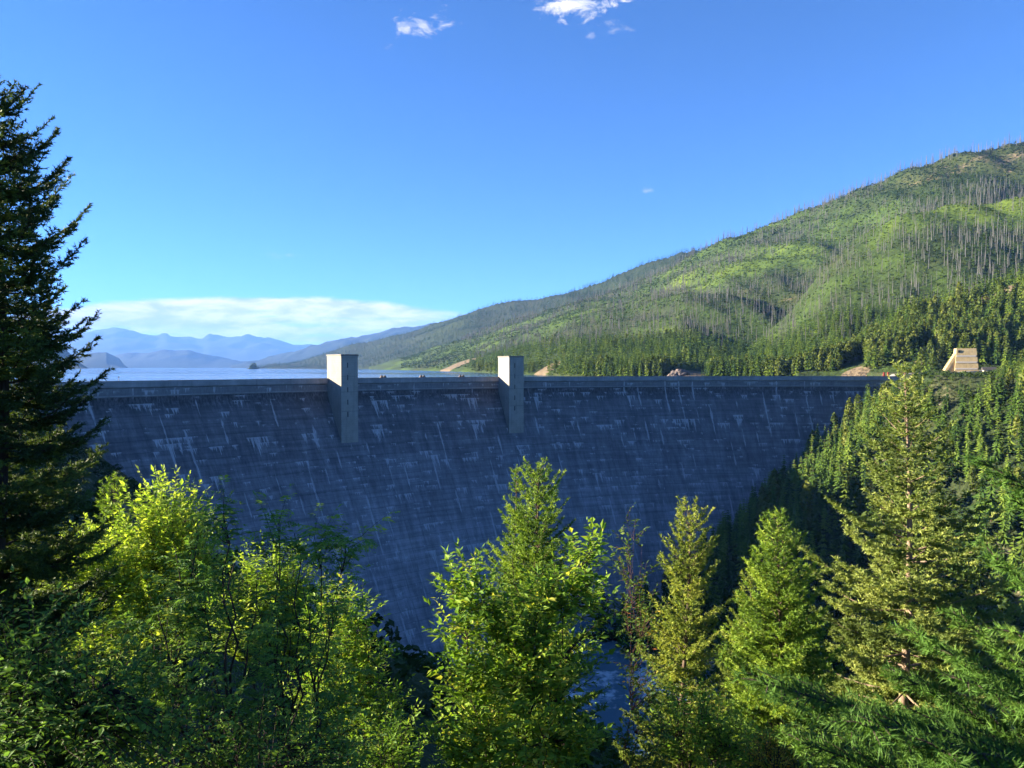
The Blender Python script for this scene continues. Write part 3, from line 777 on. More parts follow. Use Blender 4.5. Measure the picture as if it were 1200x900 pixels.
    for k in range(6):
        tm = blob_tmpl(300, 300 + k, g.uniform(.12, .17), .08, .042); mb = MB()
        mb.add(tm[0], q=tm[1], tint=0.5 + np.repeat(g.uniform(-.2, .2, len(tm[1])), 4)); am.append(mb.mesh('crown', ASPEN))
    at = trunk_tmpl(.012, .8).mesh('trunk', SNAG)
    AG = {0: ('rounder pale leafy tree among the conifers of the canyon slope right of the dam', 'leafy trees on the canyon slope right of the dam'),
          1: ('leafy bush tree far below on the near canyon bank', 'leafy trees on the near canyon bank'),
          2: ('pale green leafy tree among the conifers along the far lakeshore', 'leafy trees along the lakeshore')}
    for k, a in enumerate(ai):
        lb, gp = AG[int(a[5])]
        e = empty('aspen_tree', (a[0], a[1], a[2] - .3), lb, 'leafy tree', gp, rotz=g.uniform(0, 6.28))
        s = a[3] * g.uniform(.85, 1.2); e.scale = (s, s, a[3])
        for nm, me in (('trunk', at), ('crown', am[k % 6])):
            o = bpy.data.objects.new(nm, me); C.objects.link(o); o.parent = e
    sm = []
    for k in range(5):
        mb = MB(); gg = np.random.default_rng(400 + k)
        tube(mb, [(0, 0, -.05), (gg.uniform(-.01, .01), gg.uniform(-.01, .01), .5), (gg.uniform(-.02, .02), gg.uniform(-.02, .02), 1)], [.021, .016, .005], 5)
        for j in range(9):
            z = gg.uniform(.3, .95); a = gg.uniform(0, 6.28); L = gg.uniform(.03, .08) * (1.3 - z)
            tube(mb, [(0, 0, z), (L * math.cos(a), L * math.sin(a), z + gg.uniform(-.02, .03))], [.006, .002], 3)
        sm.append(mb)
    smesh = [m_.mesh('snag', SNAG) for m_ in sm]
    for k, a in enumerate(si):
        o = bpy.data.objects.new('dead_tree', smesh[k % 5]); C.objects.link(o)
        o.location = a[:3]; kx = a[3] * min(max(a[1] / 1900, .9), 1.5); o.scale = (kx, kx, a[3]); o.rotation_euler = (g.uniform(-.05, .05), g.uniform(-.05, .05), g.uniform(0, 6.28))
        tag(o, 'bare grey fire-killed trunk standing on the burnt hillside', 'dead tree', 'fire-killed trunks on the hillside')
    # ---------------- the rest as stuff
    mb = MB()
    T = [conifer_tmpl(9, 6, 500 + k, .17) for k in range(6)]; Tf = [conifer_tmpl(6, 5, 520 + k, .2) for k in range(4)]
    nearf = cs[:, 1] < 1100
    for tl, sel in ((T, nearf), (Tf, ~nearf)):
        B = cs[sel]; k = g.integers(0, len(tl), len(B))
        for j, tm in enumerate(tl):
            b_ = B[k == j]
            scatter(mb, tm, b_[:, :3], b_[:, 3] * g.uniform(.85, 1.2, len(b_)), b_[:, 3], g.uniform(0, 6.28, len(b_)), b_[:, 4])
    tag(mb.obj('forest', FOREST), 'dense conifer forest covering the hillside beyond the dam', 'forest', kind='stuff')
    mb = MB(); T = [blob_tmpl(100, 600 + k, .15, .06, .06) for k in range(5)]
    k = g.integers(0, 5, len(as_))
    for j, tm in enumerate(T):
        b_ = as_[k == j]
        scatter(mb, tm, b_[:, :3], b_[:, 3] * g.uniform(.9, 1.3, len(b_)), b_[:, 3], g.uniform(0, 6.28, len(b_)), b_[:, 4])
    tag(mb.obj('forest', ASPEN), 'pale green leafy woods along the lakeshore', 'forest', kind='stuff')
    mb = MB(); k = g.integers(0, 5, len(ss))
    for j in range(5):
        tm = (np.concatenate(sm[j].v), np.concatenate(sm[j].q), np.zeros((0, 3), int)); b_ = ss[k == j]
        scatter(mb, tm, b_[:, :3], b_[:, 3] * np.clip(b_[:, 1] / 1900, .9, 1.5), b_[:, 3], g.uniform(0, 6.28, len(b_)), b_[:, 4])
    tag(mb.obj('dead_forest', SNAG), 'grey haze of dead trunks across the upper hillside', 'dead forest', kind='stuff')
    # low brush over the burnt slopes
    px, D, x = polar(26000, 470, 1300, (RB['px'], RB['df'] * 1.05), (RB['px'], RB['dc'] * 1.0))
    z = hill_z(x, D); ok = (z > LAKE + 1) & (bare(px, D) < .3)
    P = np.stack([x, D, z - .8], 1)[ok]; mb = MB(); T = [blob_tmpl(11, 700 + k, .6, .0, .42) for k in range(5)]; k = g.integers(0, 5, len(P))
    tn = np.clip(.48 + .8 * fbm(P[:, 0] / 320, P[:, 1] / 360, 41) + .2 * g.normal(size=len(P)), 0, 1)
    pxp = CX + F * P[:, 0] / P[:, 1]
    tn = np.clip(tn + .45 * ((np.abs(P[:, 1] - np.interp(pxp, RCc['px'], RCc['dc'])) < 170) & (pxp > 1000)), 0, 1)
    h = g.uniform(1.2, 3.6, len(P)) * np.clip(P[:, 1] / 1800, .8, 1.6)
    for j, tm in enumerate(T):
        m_ = k == j; scatter(mb, tm, P[m_], h[m_] * 1.5, h[m_], g.uniform(0, 6.28, m_.sum()), tn[m_])
    tag(mb.obj('undergrowth', BRUSH), 'low green brush covering the burnt hillside', 'brush', kind='stuff')
    # shrubs under the canyon trees
    x, y = jitter_grid(-300, 560, 30, 650, 7.0)
    d, t = river_d(x, y); z = ground_z(x, y); rho = np.hypot(x - DC[0], y - DC[1]); th = np.arctan2(y - DC[1], x - DC[0])
    ok = (np.abs(d) > 60) & (z > -160) & (z < 2) & ~((x > -180) & (x < 0) & (y > 190) & (z < -50)) & ~((th > R(75)) & (th < R(156)) & (rho > DR - face_off(-z) - 3))
    P = np.stack([x, y, z - .4], 1)[ok]; mb = MB(); k = g.integers(0, 5, len(P)); T = [blob_tmpl(80, 720 + q, .5, 0, .12) for q in range(5)]
    h = g.uniform(1.6, 4.0, len(P)); tn = g.uniform(0, .8, len(P))
    for j, tm in enumerate(T):
        m_ = k == j; scatter(mb, tm, P[m_], h[m_] * 1.3, h[m_], g.uniform(0, 6.28, m_.sum()), tn[m_])
    tag(mb.obj('undergrowth', BRUSH), 'low brush on the canyon slopes below the dam', 'brush', kind='stuff')
    # island
    e = empty('island_tree', W(297, 431, 6000)[:2].tolist() + [LAKE - 1], 'tiny tree-covered islet alone on the lake', 'islet')
    tm = conifer_tmpl(9, 7, 900, .3)
    mb = MB(); P = np.stack([g.normal(size=40) * 17, g.normal(size=40) * 11, np.zeros(40)], 1)
    hh = 52 * np.exp(-(P[:, 0] / 36) ** 2) * g.uniform(.7, 1.1, 40) + 10
    scatter(mb, tm, P, hh * 1.1, hh, g.uniform(0, 6, 40), g.uniform(size=40)); mb.obj('crown', FOREST, e)
    mb = MB(); a = np.linspace(0, 2 * math.pi, 13)[:-1]; v = [(60 * math.cos(t), 40 * math.sin(t), 0) for t in a] + [(35 * math.cos(t), 22 * math.sin(t), 7) for t in a]
    mb.add(v, q=[[i, (i + 1) % 12, 12 + (i + 1) % 12, 12 + i] for i in range(12)] + [[12, 15, 18, 21]]); mb.obj('rock_base', GROUND_M, e)

def build_rocks():
    m, nt, out = newmat('rock'); b = NB(nt); p = b.pos()
    n = b.noise(p, 0.25, 6, 0.7)
    b.principled(out, b.ramp(n, [(0.3, (0.08, 0.066, 0.060)), (0.7, (0.22, 0.18, 0.165))]), 0.95, b.bump(n, 1.0, 2.0), 0.1)
    for px, py, Y, sx, sy, sz, lb in ((797, 426, 950, 15, 8, 12, 'pinkish rock outcrop in the lakeshore woods'), ):
        c = W(px, py, Y); c[2] = hill_z(np.array([c[0]]), np.array([c[1]]))[0] - 4
        mb = MB(); n_, k_ = 26, 14
        T, Pp = np.meshgrid(np.linspace(0, 2 * math.pi, n_), np.linspace(0, math.pi / 2, k_))
        X, Yv, Z = np.cos(T) * np.cos(Pp), np.sin(T) * np.cos(Pp), np.sin(Pp)
        s = 1 + .5 * fbm(X * 2.5 + 9, Z * 3 + Yv * 2, 91); grid(mb, X * sx * s, Yv * sy * s, Z * sz * s)
        o = mb.obj('rock_outcrop', m, loc=c); tag(o, lb, 'rock')

# ------------------------------------------------------------------ near trees
def needles(mb, P0, P1, per_m, ln, wd, g, flat=0.55, ang=(35, 70), tint=(0.0, 1.0), tb=None):
    """one thin triangle per needle along each twig P0->P1"""
    P0 = np.asarray(P0); P1 = np.asarray(P1)
    L = np.linalg.norm(P1 - P0, axis=1)
    n = np.maximum((L * per_m + g.uniform(size=len(L))).astype(int), 2)
    idx = np.repeat(np.arange(len(L)), n); N = len(idx)
    t = g.uniform(0, 1.02, N)[:, None]
    p = P0[idx] * (1 - t) + P1[idx] * t
    d = (P1 - P0)[idx] / (L[idx][:, None] + 1e-9)
    up = np.array([0, 0, 1.0]); s = np.cross(d, up); s /= np.linalg.norm(s, axis=1)[:, None] + 1e-6
    w = np.cross(s, d)
    ph = g.uniform(0, 2 * math.pi, N)
    perp = s * np.cos(ph)[:, None] + w * (np.sin(ph) * flat)[:, None]
    perp /= np.linalg.norm(perp, axis=1)[:, None] + 1e-6
    a = np.radians(g.uniform(ang[0], ang[1], N))[:, None]
    nd = d * np.cos(a) + perp * np.sin(a)
    ll = (ln * g.uniform(.65, 1.25, N))[:, None]
    r = g.normal(size=(N, 3)); sd = np.cross(nd, r); sd /= np.linalg.norm(sd, axis=1)[:, None] + 1e-6
    sd *= wd * .5
    v = np.stack([p - sd, p + sd, p + nd * ll], 1).reshape(-1, 3)
    base = (tint[0] + (tint[1] - tint[0]) * g.uniform(0, 1, len(L)))[idx] if tb is None else tb[idx]
    tn = np.clip(base + g.normal(size=N) * .12, 0, 1)
    mb.add(v, t=np.arange(3 * N).reshape(-1, 3), tint=np.repeat(tn, 3))

def conifer(name, label, loc, H, L0, seed, mat, bark, whorls=26, per=5, lo=0.1, r0=.2, power=.8, e_top=45, e_bot=-8, sag=.25, tw=.34,
            tw_sp=.16, nl=.12, nw=.03, per_m=30, sub=True, lean=(0, 0), irregular=.2, group=None, tip_up=.25, tscale=1.0, zskip=0.0, az=None, dens_base=1.0, top_len=.12, tw_ang=55):
    g = np.random.default_rng(seed)
    e = empty(name, loc, label, 'conifer' if 'conifer' not in name else 'conifer', group)
    tr, cr = MB(), MB()
    zs = np.linspace(-1.0, H, 24); wob = lambda z: np.array([lean[0] * (z / H) ** 2 + .012 * H * math.sin(z * 5 / H + seed), lean[1] * (z / H) ** 2 + .012 * H * math.cos(z * 4 / H + seed * 2), z])
    tube(tr, [wob(z) for z in zs], [r0 * max(1 - z / H, 0) ** .9 + .008 for z in zs], 9)
    S0, S1, TB = [], [], []
    for i in range(whorls):
        t = (i + g.uniform(-.35, .35)) / whorls; t = min(max(t, 0), .985)
        z = H * (lo + (1 - lo) * t)
        if z < zskip: continue
        nb = per + g.integers(-1, 2)
        a0 = g.uniform(0, 6.28)
        for j in range(nb):
            a = a0 + 6.283 * j / nb + g.uniform(-.35, .35)
            if az is not None:
                da = (a - az[0] + math.pi) % (2 * math.pi) - math.pi
                if abs(da) > az[1]: continue
            prof = (1 - t) ** power
            if t < .12: prof *= .75 + 2 * t
            L = L0 * prof * g.uniform(1 - irregular * 1.6, 1 + irregular) + top_len * g.uniform(.6, 1.3)
            el = R(e_bot + (e_top - e_bot) * t ** 1.3 + g.uniform(-8, 8))
            K = 8; s = np.linspace(0, 1, K)
            zz = L * (math.tan(el) * s - sag * (1 - .7 * t) * s ** 2 + tip_up * s ** 3)
            bend = g.uniform(-.12, .12)
            aa = a + bend * s
            B = wob(z + g.uniform(-.05, .05)) + np.stack([np.cos(aa) * L * s, np.sin(aa) * L * s, zz], 1)
            tube(tr, B, np.linspace(max(.011 * L + .006, .008), .003, K), 5)
            nt = max(int(L * .85 / tw_sp), 2)
            bt = g.uniform(.1, .9)
            for q in range(nt):
                f = .16 + .84 * (q + g.uniform(0, 1)) / nt
                if g.uniform() > dens_base + f: continue
                k = min(int(f * (K - 1)), K - 2); u = f * (K - 1) - k
                p = B[k] * (1 - u) + B[k + 1] * u; d = B[k + 1] - B[k]; d /= np.linalg.norm(d)
                for sd in (-1, 1):
                    if g.uniform() < .12: continue
                    an = R(g.uniform(tw_ang - 17, tw_ang + 15)) * sd
                    dd = np.array([d[0] * math.cos(an) - d[1] * math.sin(an), d[0] * math.sin(an) + d[1] * math.cos(an), d[2] * .6 + g.uniform(-.32, .18)])
                    dd /= np.linalg.norm(dd)
                    l = (tw * L * (1.12 - f) * g.uniform(.6, 1.15) + .10 * tscale)
                    p1 = p + dd * l; S0.append(p); S1.append(p1); TB.append(bt + g.uniform(-.25, .25))
                    if sub and l > .28 * tscale:
                        for w_ in range(int(l / (.2 * tscale))):
                            ff = .2 + .75 * g.uniform(); pp = p * (1 - ff) + p1 * ff
                            a2 = R(g.uniform(35, 60)) * (1 if g.uniform() < .5 else -1)
                            d2 = np.array([dd[0] * math.cos(a2) - dd[1] * math.sin(a2), dd[0] * math.sin(a2) + dd[1] * math.cos(a2), dd[2] + g.uniform(-.35, .2)])
                            d2 /= np.linalg.norm(d2); S0.append(pp); S1.append(pp + d2 * (l * .42 * (1.1 - ff) + .07 * tscale)); TB.append(bt + g.uniform(-.25, .3))
            S0 += [B[-3], B[-2]]; S1 += [B[-2], B[-1]]; TB += [bt, bt]
    S0.append(wob(H * .95)); S1.append(wob(H) + np.array([0, 0, .1])); TB.append(.7)
    needles(cr, S0, S1, per_m, nl, nw, g, tb=np.clip(np.array(TB), 0, 1))
    tr.obj('trunk', bark, e, True); cr.obj('crown', mat, e)
    return e

def boughs(name, label, trunk, top, seed, specs):
    g = np.random.default_rng(seed)
    x = (trunk[0] - CX) / F * trunk[1]; b = np.array([x, trunk[1], gz(x, trunk[1])])
    e = empty(name, b, label, 'conifer'); tr, cr = MB(), MB()
    zt = HC + .45
    tube(tr, [(0, 0, -.3), (0.02, 0, (zt - b[2]) * .5), (0, 0.02, zt - b[2])], [.055, .036, .006], 10)
    S0, S1, TB = [], [], []
    pairs = []
    for (r, t) in specs:
        p0 = W(*r) - b; p1 = W(*t) - b
        pairs.append((np.array([0, 0, p0[2] - .12]), p1))
    top_z = zt - b[2]
    for k in range(90):                      # the rest of the crown, on the far side of the trunk and round its top
        zz = top_z * (.22 + .77 * (k / 89.0)); f_ = 1 - k / 89.0
        a = g.uniform(-math.pi, math.pi)
        Lb = .10 + 1.15 * f_ ** .7 * g.uniform(.8, 1.1)
        if math.cos(a) < .2: Lb = min(Lb, .52)
        pairs.append((np.array([0, 0, zz]), np.array([Lb * math.cos(a), Lb * math.sin(a), zz + Lb * g.uniform(.0, .35)])))
    for p0, p1 in pairs:
        L = np.linalg.norm(p1 - p0); s = np.linspace(0, 1, 14)[:, None]
        mid = (p0 + p1) / 2 + np.array([0, 0, .10 * L]) + g.normal(size=3) * .04
        Bp = (1 - s) ** 2 * p0 + 2 * s * (1 - s) * mid + s ** 2 * p1
        tube(tr, Bp, np.linspace(.016, .0022, 14), 6)
        tb = g.uniform(.2, .7)
        n = int(L / .055)
        for q in range(n):
            f = .30 + .70 * (q + g.uniform()) / n; k = min(int(f * 13), 12); u = f * 13 - k
            p = Bp[k] * (1 - u) + Bp[k + 1] * u; d = Bp[k + 1] - Bp[k]; d /= np.linalg.norm(d)
            for sd in (-1, 1):
                sv = np.cross(d, [0, 0, 1.0]); sv /= np.linalg.norm(sv); an = R(g.uniform(38, 58))
                dd = d * math.cos(an) + sv * sd * math.sin(an) + np.array([0, 0, g.uniform(-.28, .12)]); dd /= np.linalg.norm(dd)
                l = (.26 * L * (1.08 - f) + .06) * g.uniform(.65, 1.15); pe = p + dd * l
                S0.append(p); S1.append(pe); TB.append(tb + g.uniform(-.2, .2)); tube(tr, [p, (p + pe) / 2 + [0, 0, .004], pe], [.0032, .0024, .001], 4)
                for w_ in range(int(l / .07)):
                    ff = g.uniform(.2, .9); pp = p * (1 - ff) + pe * ff; a2 = R(g.uniform(35, 55)) * g.choice([-1, 1]); s2 = np.cross(dd, [0, 0, 1.0]); s2 /= np.linalg.norm(s2)
                    d2 = dd * math.cos(a2) + s2 * math.sin(a2) + np.array([0, 0, g.uniform(-.25, .1)]); S0.append(pp); S1.append(pp + d2 * (l * .4 * (1.1 - ff) + .02)); TB.append(tb + g.uniform(-.2, .3))
        S0 += [Bp[-5], Bp[-3]]; S1 += [Bp[-3], Bp[-1]]; TB += [tb, tb + .2]
    needles(cr, S0, S1, 430, .034, .0040, g, flat=.7, ang=(38, 68), tb=np.clip(np.array(TB), 0, 1))
    tr.obj('trunk', BARK_D, e, True); cr.obj('crown', NEAR_FIR, e)

def leaves(mb, P, D, ln, wd, g, tint, droop=.25):
    """folded five-point leaves at P pointing along D"""
    N = len(P); D = D / (np.linalg.norm(D, axis=1)[:, None] + 1e-9)
    up = np.array([0, 0, 1.0]) + g.normal(size=(N, 3)) * .45
    s = np.cross(D, up); s /= np.linalg.norm(s, axis=1)[:, None] + 1e-6; n = np.cross(s, D)
    l = (ln * g.uniform(.4, 1.3, N))[:, None]; w = wd / ln * l * .5 * g.uniform(.75, 1.15, N)[:, None]
    B = P; Cc = P + D * l * .45 - n * w * .35; Lf = P + D * l * .42 + s * w; Rt = P + D * l * .42 - s * w
    T = P + D * l - n * l * droop * g.uniform(.2, 1.4, N)[:, None]
    v = np.stack([B, Lf, Cc, Rt, T], 1).reshape(-1, 3)
    o = (np.arange(N) * 5)[:, None, None]
    t = (np.array([[0, 2, 1], [0, 3, 2], [1, 2, 4], [2, 3, 4]])[None] + o).reshape(-1, 3)
    mb.add(v, t=t, tint=np.repeat(tint, 5))

def shrub(name, label, base, stems, blobs, mat, bark, seed, leaf=(.085, .036), per=16, shoot=.55, pinnate=False, cat='shrub', group=None, tint=(.15, .85), up=.55, r0=.03, twig=.0055, stem_n=7, leafing=.9):
    """stems: world top points; blobs: (centre, radii, shoots)"""
    g = np.random.default_rng(seed); base = np.asarray(base, float)
    e = empty(name, base, label, cat, group)
    tr, fo = MB(), MB(); SP = []
    for k, tp in enumerate(stems):
        tp = np.asarray(tp, float) - base
        b0 = np.array([g.uniform(-.25, .25), g.uniform(-.25, .25), -.2]) if len(stems) > 1 else np.array([0, 0, -.2])
        s = np.linspace(0, 1, 14)[:, None]
        ctl = b0 * .45 + tp * .55; ctl[:2] = b0[:2] * .65 + tp[:2] * .35
        pts = (1 - s) ** 2 * b0 + 2 * s * (1 - s) * ctl + s ** 2 * tp
        L = np.linalg.norm(tp - b0)
        pts[1:-1] += g.normal(size=(12, 3)) * .012 * L
        rr = r0 * (1 - .85 * s[:, 0]) * g.uniform(.7, 1.1); tube(tr, pts, rr, stem_n); SP.append(pts)
    ALL = np.concatenate(SP)
    LP, LD, LT = [], [], []
    for (c, rad, n) in blobs:
        c = np.asarray(c, float) - base; rad = np.asarray(rad, float)
        for _ in range(n):
            d = g.normal(size=3); d /= np.linalg.norm(d); q = c + d * rad * g.uniform(.15, 1) ** .45
            dist = np.linalg.norm(ALL - (q - np.array([0, 0, .35 * rad[2] + .2])), axis=1); a = ALL[np.argmin(dist)]
            out = (q - c) / (np.linalg.norm((q - c) / rad) * rad + 1e-6) * .55
            dr = out * np.array([1, 1, .5]) + np.array([0, 0, up]) + g.normal(size=3) * .28; dr /= np.linalg.norm(dr)
            L = shoot * g.uniform(.6, 1.3); q2 = q + dr * L
            s = np.linspace(0, 1, 7)[:, None]; m_ = (a + q) / 2 + np.array([0, 0, -.05]) + g.normal(size=3) * .05
            br = (1 - s) ** 2 * a + 2 * s * (1 - s) * m_ + s ** 2 * q
            sh = q + (q2 - q) * np.linspace(0, 1, 5)[1:, None] + np.array([0, 0, -.10 * L]) * (np.linspace(0, 1, 5)[1:, None] ** 2)
            path = np.concatenate([br, sh])
            tube(tr, path, np.linspace(twig * (1 + np.linalg.norm(q - a)) ** .5, .0014, len(path)), 4)
            seg = np.linalg.norm(np.diff(path, axis=0), axis=1); cum = np.concatenate([[0], np.cumsum(seg)])
            n_l = max(int(per * g.uniform(.7, 1.25)), 3)
            st = np.linspace(cum[-1] - min(L * (1 + leafing), cum[-1] * .8), cum[-1], n_l)
            pp = np.stack([np.interp(st, cum, path[:, i]) for i in range(3)], 1)
            ft = g.uniform(tint[0], tint[1])
            tg = np.gradient(pp, axis=0); tg /= np.linalg.norm(tg, axis=1)[:, None] + 1e-6
            sd = np.cross(tg, [0, 0, 1.0]); sd /= np.linalg.norm(sd, axis=1)[:, None] + 1e-6
            sg = np.where(np.arange(n_l) % 2, 1.0, -1.0)[:, None]
            dd = tg * .55 + sd * sg * g.uniform(.6, 1.1, (n_l, 1)) + g.normal(size=(n_l, 3)) * .25 + np.array([0, 0, -.05])
            dd[-1] = tg[-1]
            LP.append(pp); LD.append(dd); LT.append(np.clip(ft + g.normal(size=n_l) * .14, 0, 1))
    P = np.concatenate(LP); D = np.concatenate(LD); T = np.concatenate(LT)
    if not pinnate:
        leaves(fo, P, D, leaf[0], leaf[1], g, T)
    else:
        D = D / np.linalg.norm(D, axis=1)[:, None]; RL = leaf[0] * 2.6
        s = np.cross(D, [0, 0, 1.0]); s /= np.linalg.norm(s, axis=1)[:, None] + 1e-6
        for k in range(6):
            f = .2 + .8 * k / 5
            c = P + D * RL * f + np.array([0, 0, -1.0]) * RL * .35 * f * f
            for sgn in (-1, 1):
                leaves(fo, c, D * .45 + s * sgn + np.array([0, 0, -.18]), leaf[0] * (1.05 - .35 * f), leaf[1] * .8, g, np.clip(T + g.normal(size=len(T)) * .06, 0, 1))
    tr.obj('trunk', bark, e, True); fo.obj('foliage', mat, e)
    return e

def gz(x, y): return float(ground_z(np.array([float(x)]), np.array([float(y)]))[0])
def at(px, Y):
    x = (px - CX) / F * Y; return np.array([x, Y, gz(x, Y)])
def mtop(py, Y): return W(600, py, Y)[2]

def build_near():
    # dark spruce at the left edge
    b = at(-14, 10.0); H = mtop(80, 10.0) - b[2]
    conifer('spruce_tree', 'tall dark spruce cut off by the left edge, towering over the lake', b, H - .22, 1.46, 11, FIR_DARK, BARK_D, whorls=46, per=9, lo=.02, r0=.15,
            power=.40, e_top=26, e_bot=-10, sag=.36, tip_up=.50, tw=.36, tw_sp=.06, nl=.055, nw=.017, per_m=150, tscale=.6, irregular=.26, top_len=.12)
    # big Douglas fir with the pale trunk
    b = at(1061, 45.0); H = mtop(424, 45.0) - b[2]
    conifer('fir_tree', 'largest conifer at right, olive needles and pinkish trunk showing through gaps', b, H, 8.6, 23, PINE, BARK_P, whorls=48, per=5, lo=.12, r0=.40,
            power=.95, e_top=40, e_bot=-14, sag=.18, tip_up=.34, tw=.34, tw_sp=.30, nl=.22, nw=.070, per_m=44, tscale=1.6, irregular=.42, top_len=.3)
    b = at(916, 36.0); H = mtop(604, 36.0) - b[2]
    conifer('fir_tree', 'bright green pointed fir left of the largest conifer', b, H, 4.6, 31, FIR_LIT, BARK, whorls=40, per=7, lo=.06, r0=.2,
            power=.80, e_top=48, e_bot=4, sag=.14, tip_up=.24, tw=.32, tw_sp=.19, nl=.17, nw=.052, per_m=50, tscale=1.1, irregular=.14, top_len=.25)
    b = at(884, 41.0); H = mtop(672, 41.0) - b[2]
    conifer('fir_tree', 'short yellowish fir half hidden behind the bright green pointed fir', b, H, 3.8, 37, FIR_YEL, BARK, whorls=26, per=6, lo=.06, r0=.15,
            power=.85, e_top=50, e_bot=8, sag=.12, tw=.32, tw_sp=.2, nl=.18, nw=.056, per_m=44, tscale=1.1, irregular=.16, top_len=.25)
    b = at(803, 30.0); H = mtop(596, 30.0) - b[2]
    conifer('larch_tree', 'slender olive-yellow conifer behind the thin red-stemmed sapling', b, H, 2.2, 41, FIR_YEL, BARK, whorls=44, per=6, lo=.05, r0=.16,
            power=.55, e_top=52, e_bot=8, sag=.20, tip_up=.3, tw=.32, tw_sp=.13, nl=.12, nw=.040, per_m=60, tscale=.8, irregular=.3, top_len=.2)
    b = at(625, 22.0); H = mtop(546, 22.0) - b[2]
    conifer('fir_tree', 'sunlit young fir in the centre rising above the leafy bushes before the dam', b, H, 2.6, 47, FIR_LIT, BARK, whorls=44, per=6, lo=.05, r0=.12,
            power=.66, e_top=50, e_bot=6, sag=.16, tip_up=.25, tw=.34, tw_sp=.11, nl=.090, nw=.028, per_m=85, tscale=.6, irregular=.2, top_len=.14)
    b = at(600, 23.5); H = mtop(548, 23.5) - b[2]
    conifer('fir_tree', 'thin second fir tip just left of the central young fir', b, H, 1.0, 53, FIR_LIT, BARK, whorls=34, per=5, lo=.2, r0=.08,
            power=.9, e_top=50, e_bot=12, sag=.14, tw=.34, tw_sp=.11, nl=.090, nw=.028, per_m=85, tscale=.6, irregular=.25, top_len=.14)
    b = at(131, 26.0); H = mtop(556, 26.0) - b[2]
    conifer('fir_tree', 'small grey-green fir tip poking up behind the yellow-green bushes', b, H, 2.4, 59, FIR_LIT, BARK, whorls=30, per=6, lo=.1, r0=.1,
            power=.9, e_top=46, e_bot=5, sag=.14, tw=.32, tw_sp=.14, nl=.12, nw=.036, per_m=60, tscale=.8, irregular=.15, top_len=.14)
    # near fir at the right edge (its boughs reach into the picture)
    boughs('fir_tree', 'nearest dark green fir whose feathery boughs fill the lower right corner', (1430, 2.6), 2.9, 61,
           [((1330, 1010, 2.5), (893, 800, 2.25)), ((1400, 960, 2.7), (1075, 742, 2.55)), ((1420, 820, 2.8), (1165, 652, 2.8)), ((1380, 1050, 2.3), (1010, 850, 2.05)),
            ((1420, 900, 2.6), (1130, 800, 2.35)), ((1440, 740, 3.0), (1192, 588, 3.0)), ((1420, 650, 3.2), (1150, 540, 3.2)), ((1400, 1100, 2.2), (1100, 880, 1.95)),
            ((1410, 920, 3.0), (1120, 720, 3.1)), ((1420, 960, 2.9), (1050, 790, 2.9)), ((1390, 860, 2.5), (1185, 740, 2.4)), ((1400, 1120, 2.6), (940, 870, 2.6))])

    # ---- broadleaf bushes
    B = lambda px, py, Y, rx, ry, n, rz=None: (W(px, py, Y), (rx / F * Y, max(rx, ry) / F * Y * .8, ry / F * Y), n)
    S = lambda px, py, Y: W(px, py, Y)
    shrub('bush', 'yellow-green sunlit bush right beside the dark spruce', at(120, 16.5),
          [S(100, 650, 16.5), S(125, 630, 16.6), S(150, 640, 16.8), S(80, 680, 16.3)],
          [B(118, 665, 16.5, 38, 40, 95), B(95, 700, 16.2, 45, 50, 85), B(140, 720, 16.5, 40, 50, 80)], LEAF_Y, BARK_D, 71, leaf=(.14, .078), per=24, shoot=.6, up=.9)
    shrub('bush', 'tallest yellow-green bush with many upright leafy tips before the dam face', at(190, 17.5),
          [S(165, 600, 17.5), S(190, 575, 17.5), S(215, 590, 17.6), S(235, 620, 17.2), S(180, 640, 17)],
          [B(165, 640, 17.5, 24, 62, 90), B(192, 630, 17.5, 22, 62, 100), B(216, 640, 17.5, 22, 58, 90), B(236, 660, 17.3, 16, 50, 60), B(200, 710, 17.2, 60, 50, 120)],
          LEAF_Y, BARK_D, 73, leaf=(.14, .074), per=25, shoot=.65, up=1.3, tint=(.25, .95))
    shrub('mountain_ash', 'dark slender-stemmed leafy tree with drooping fronds, left of centre', at(243, 8.6),
          [S(240, 690, 8.6), S(262, 605, 8.7), S(205, 640, 8.5), S(225, 606, 8.9), S(275, 660, 8.3), S(185, 720, 8.2), S(300, 720, 8.4)],
          [B(262, 622, 8.7, 20, 18, 7), B(240, 672, 8.6, 30, 30, 10), B(200, 720, 8.5, 34, 34, 11), B(250, 775, 8.5, 70, 44, 20), B(170, 805, 8.3, 56, 46, 17), B(240, 870, 8.4, 100, 50, 26)],
          LEAF_D, BARK_D, 79, leaf=(.082, .036), per=12, shoot=.42, pinnate=True, r0=.036, up=.4, cat='tree')
    shrub('mountain_ash', 'dark multi-stemmed leafy tree with arching sprays against the dam', at(345, 9.4),
          [S(328, 605, 9.4), S(345, 625, 9.5), S(372, 650, 9.4), S(400, 640, 9.6), S(300, 680, 9.2), S(355, 690, 9.0), S(318, 720, 9.0), S(385, 720, 9.1), S(340, 740, 8.9)],
          [B(328, 635, 9.4, 18, 24, 8), B(372, 645, 9.4, 24, 24, 9), B(412, 640, 9.6, 16, 22, 6), B(345, 705, 9.4, 56, 36, 15), B(350, 790, 9.3, 76, 46, 22), B(370, 865, 9.2, 100, 46, 28)],
          LEAF_D, BARK_D, 83, leaf=(.082, .036), per=12, shoot=.42, pinnate=True, r0=.032, up=.45, cat='tree')
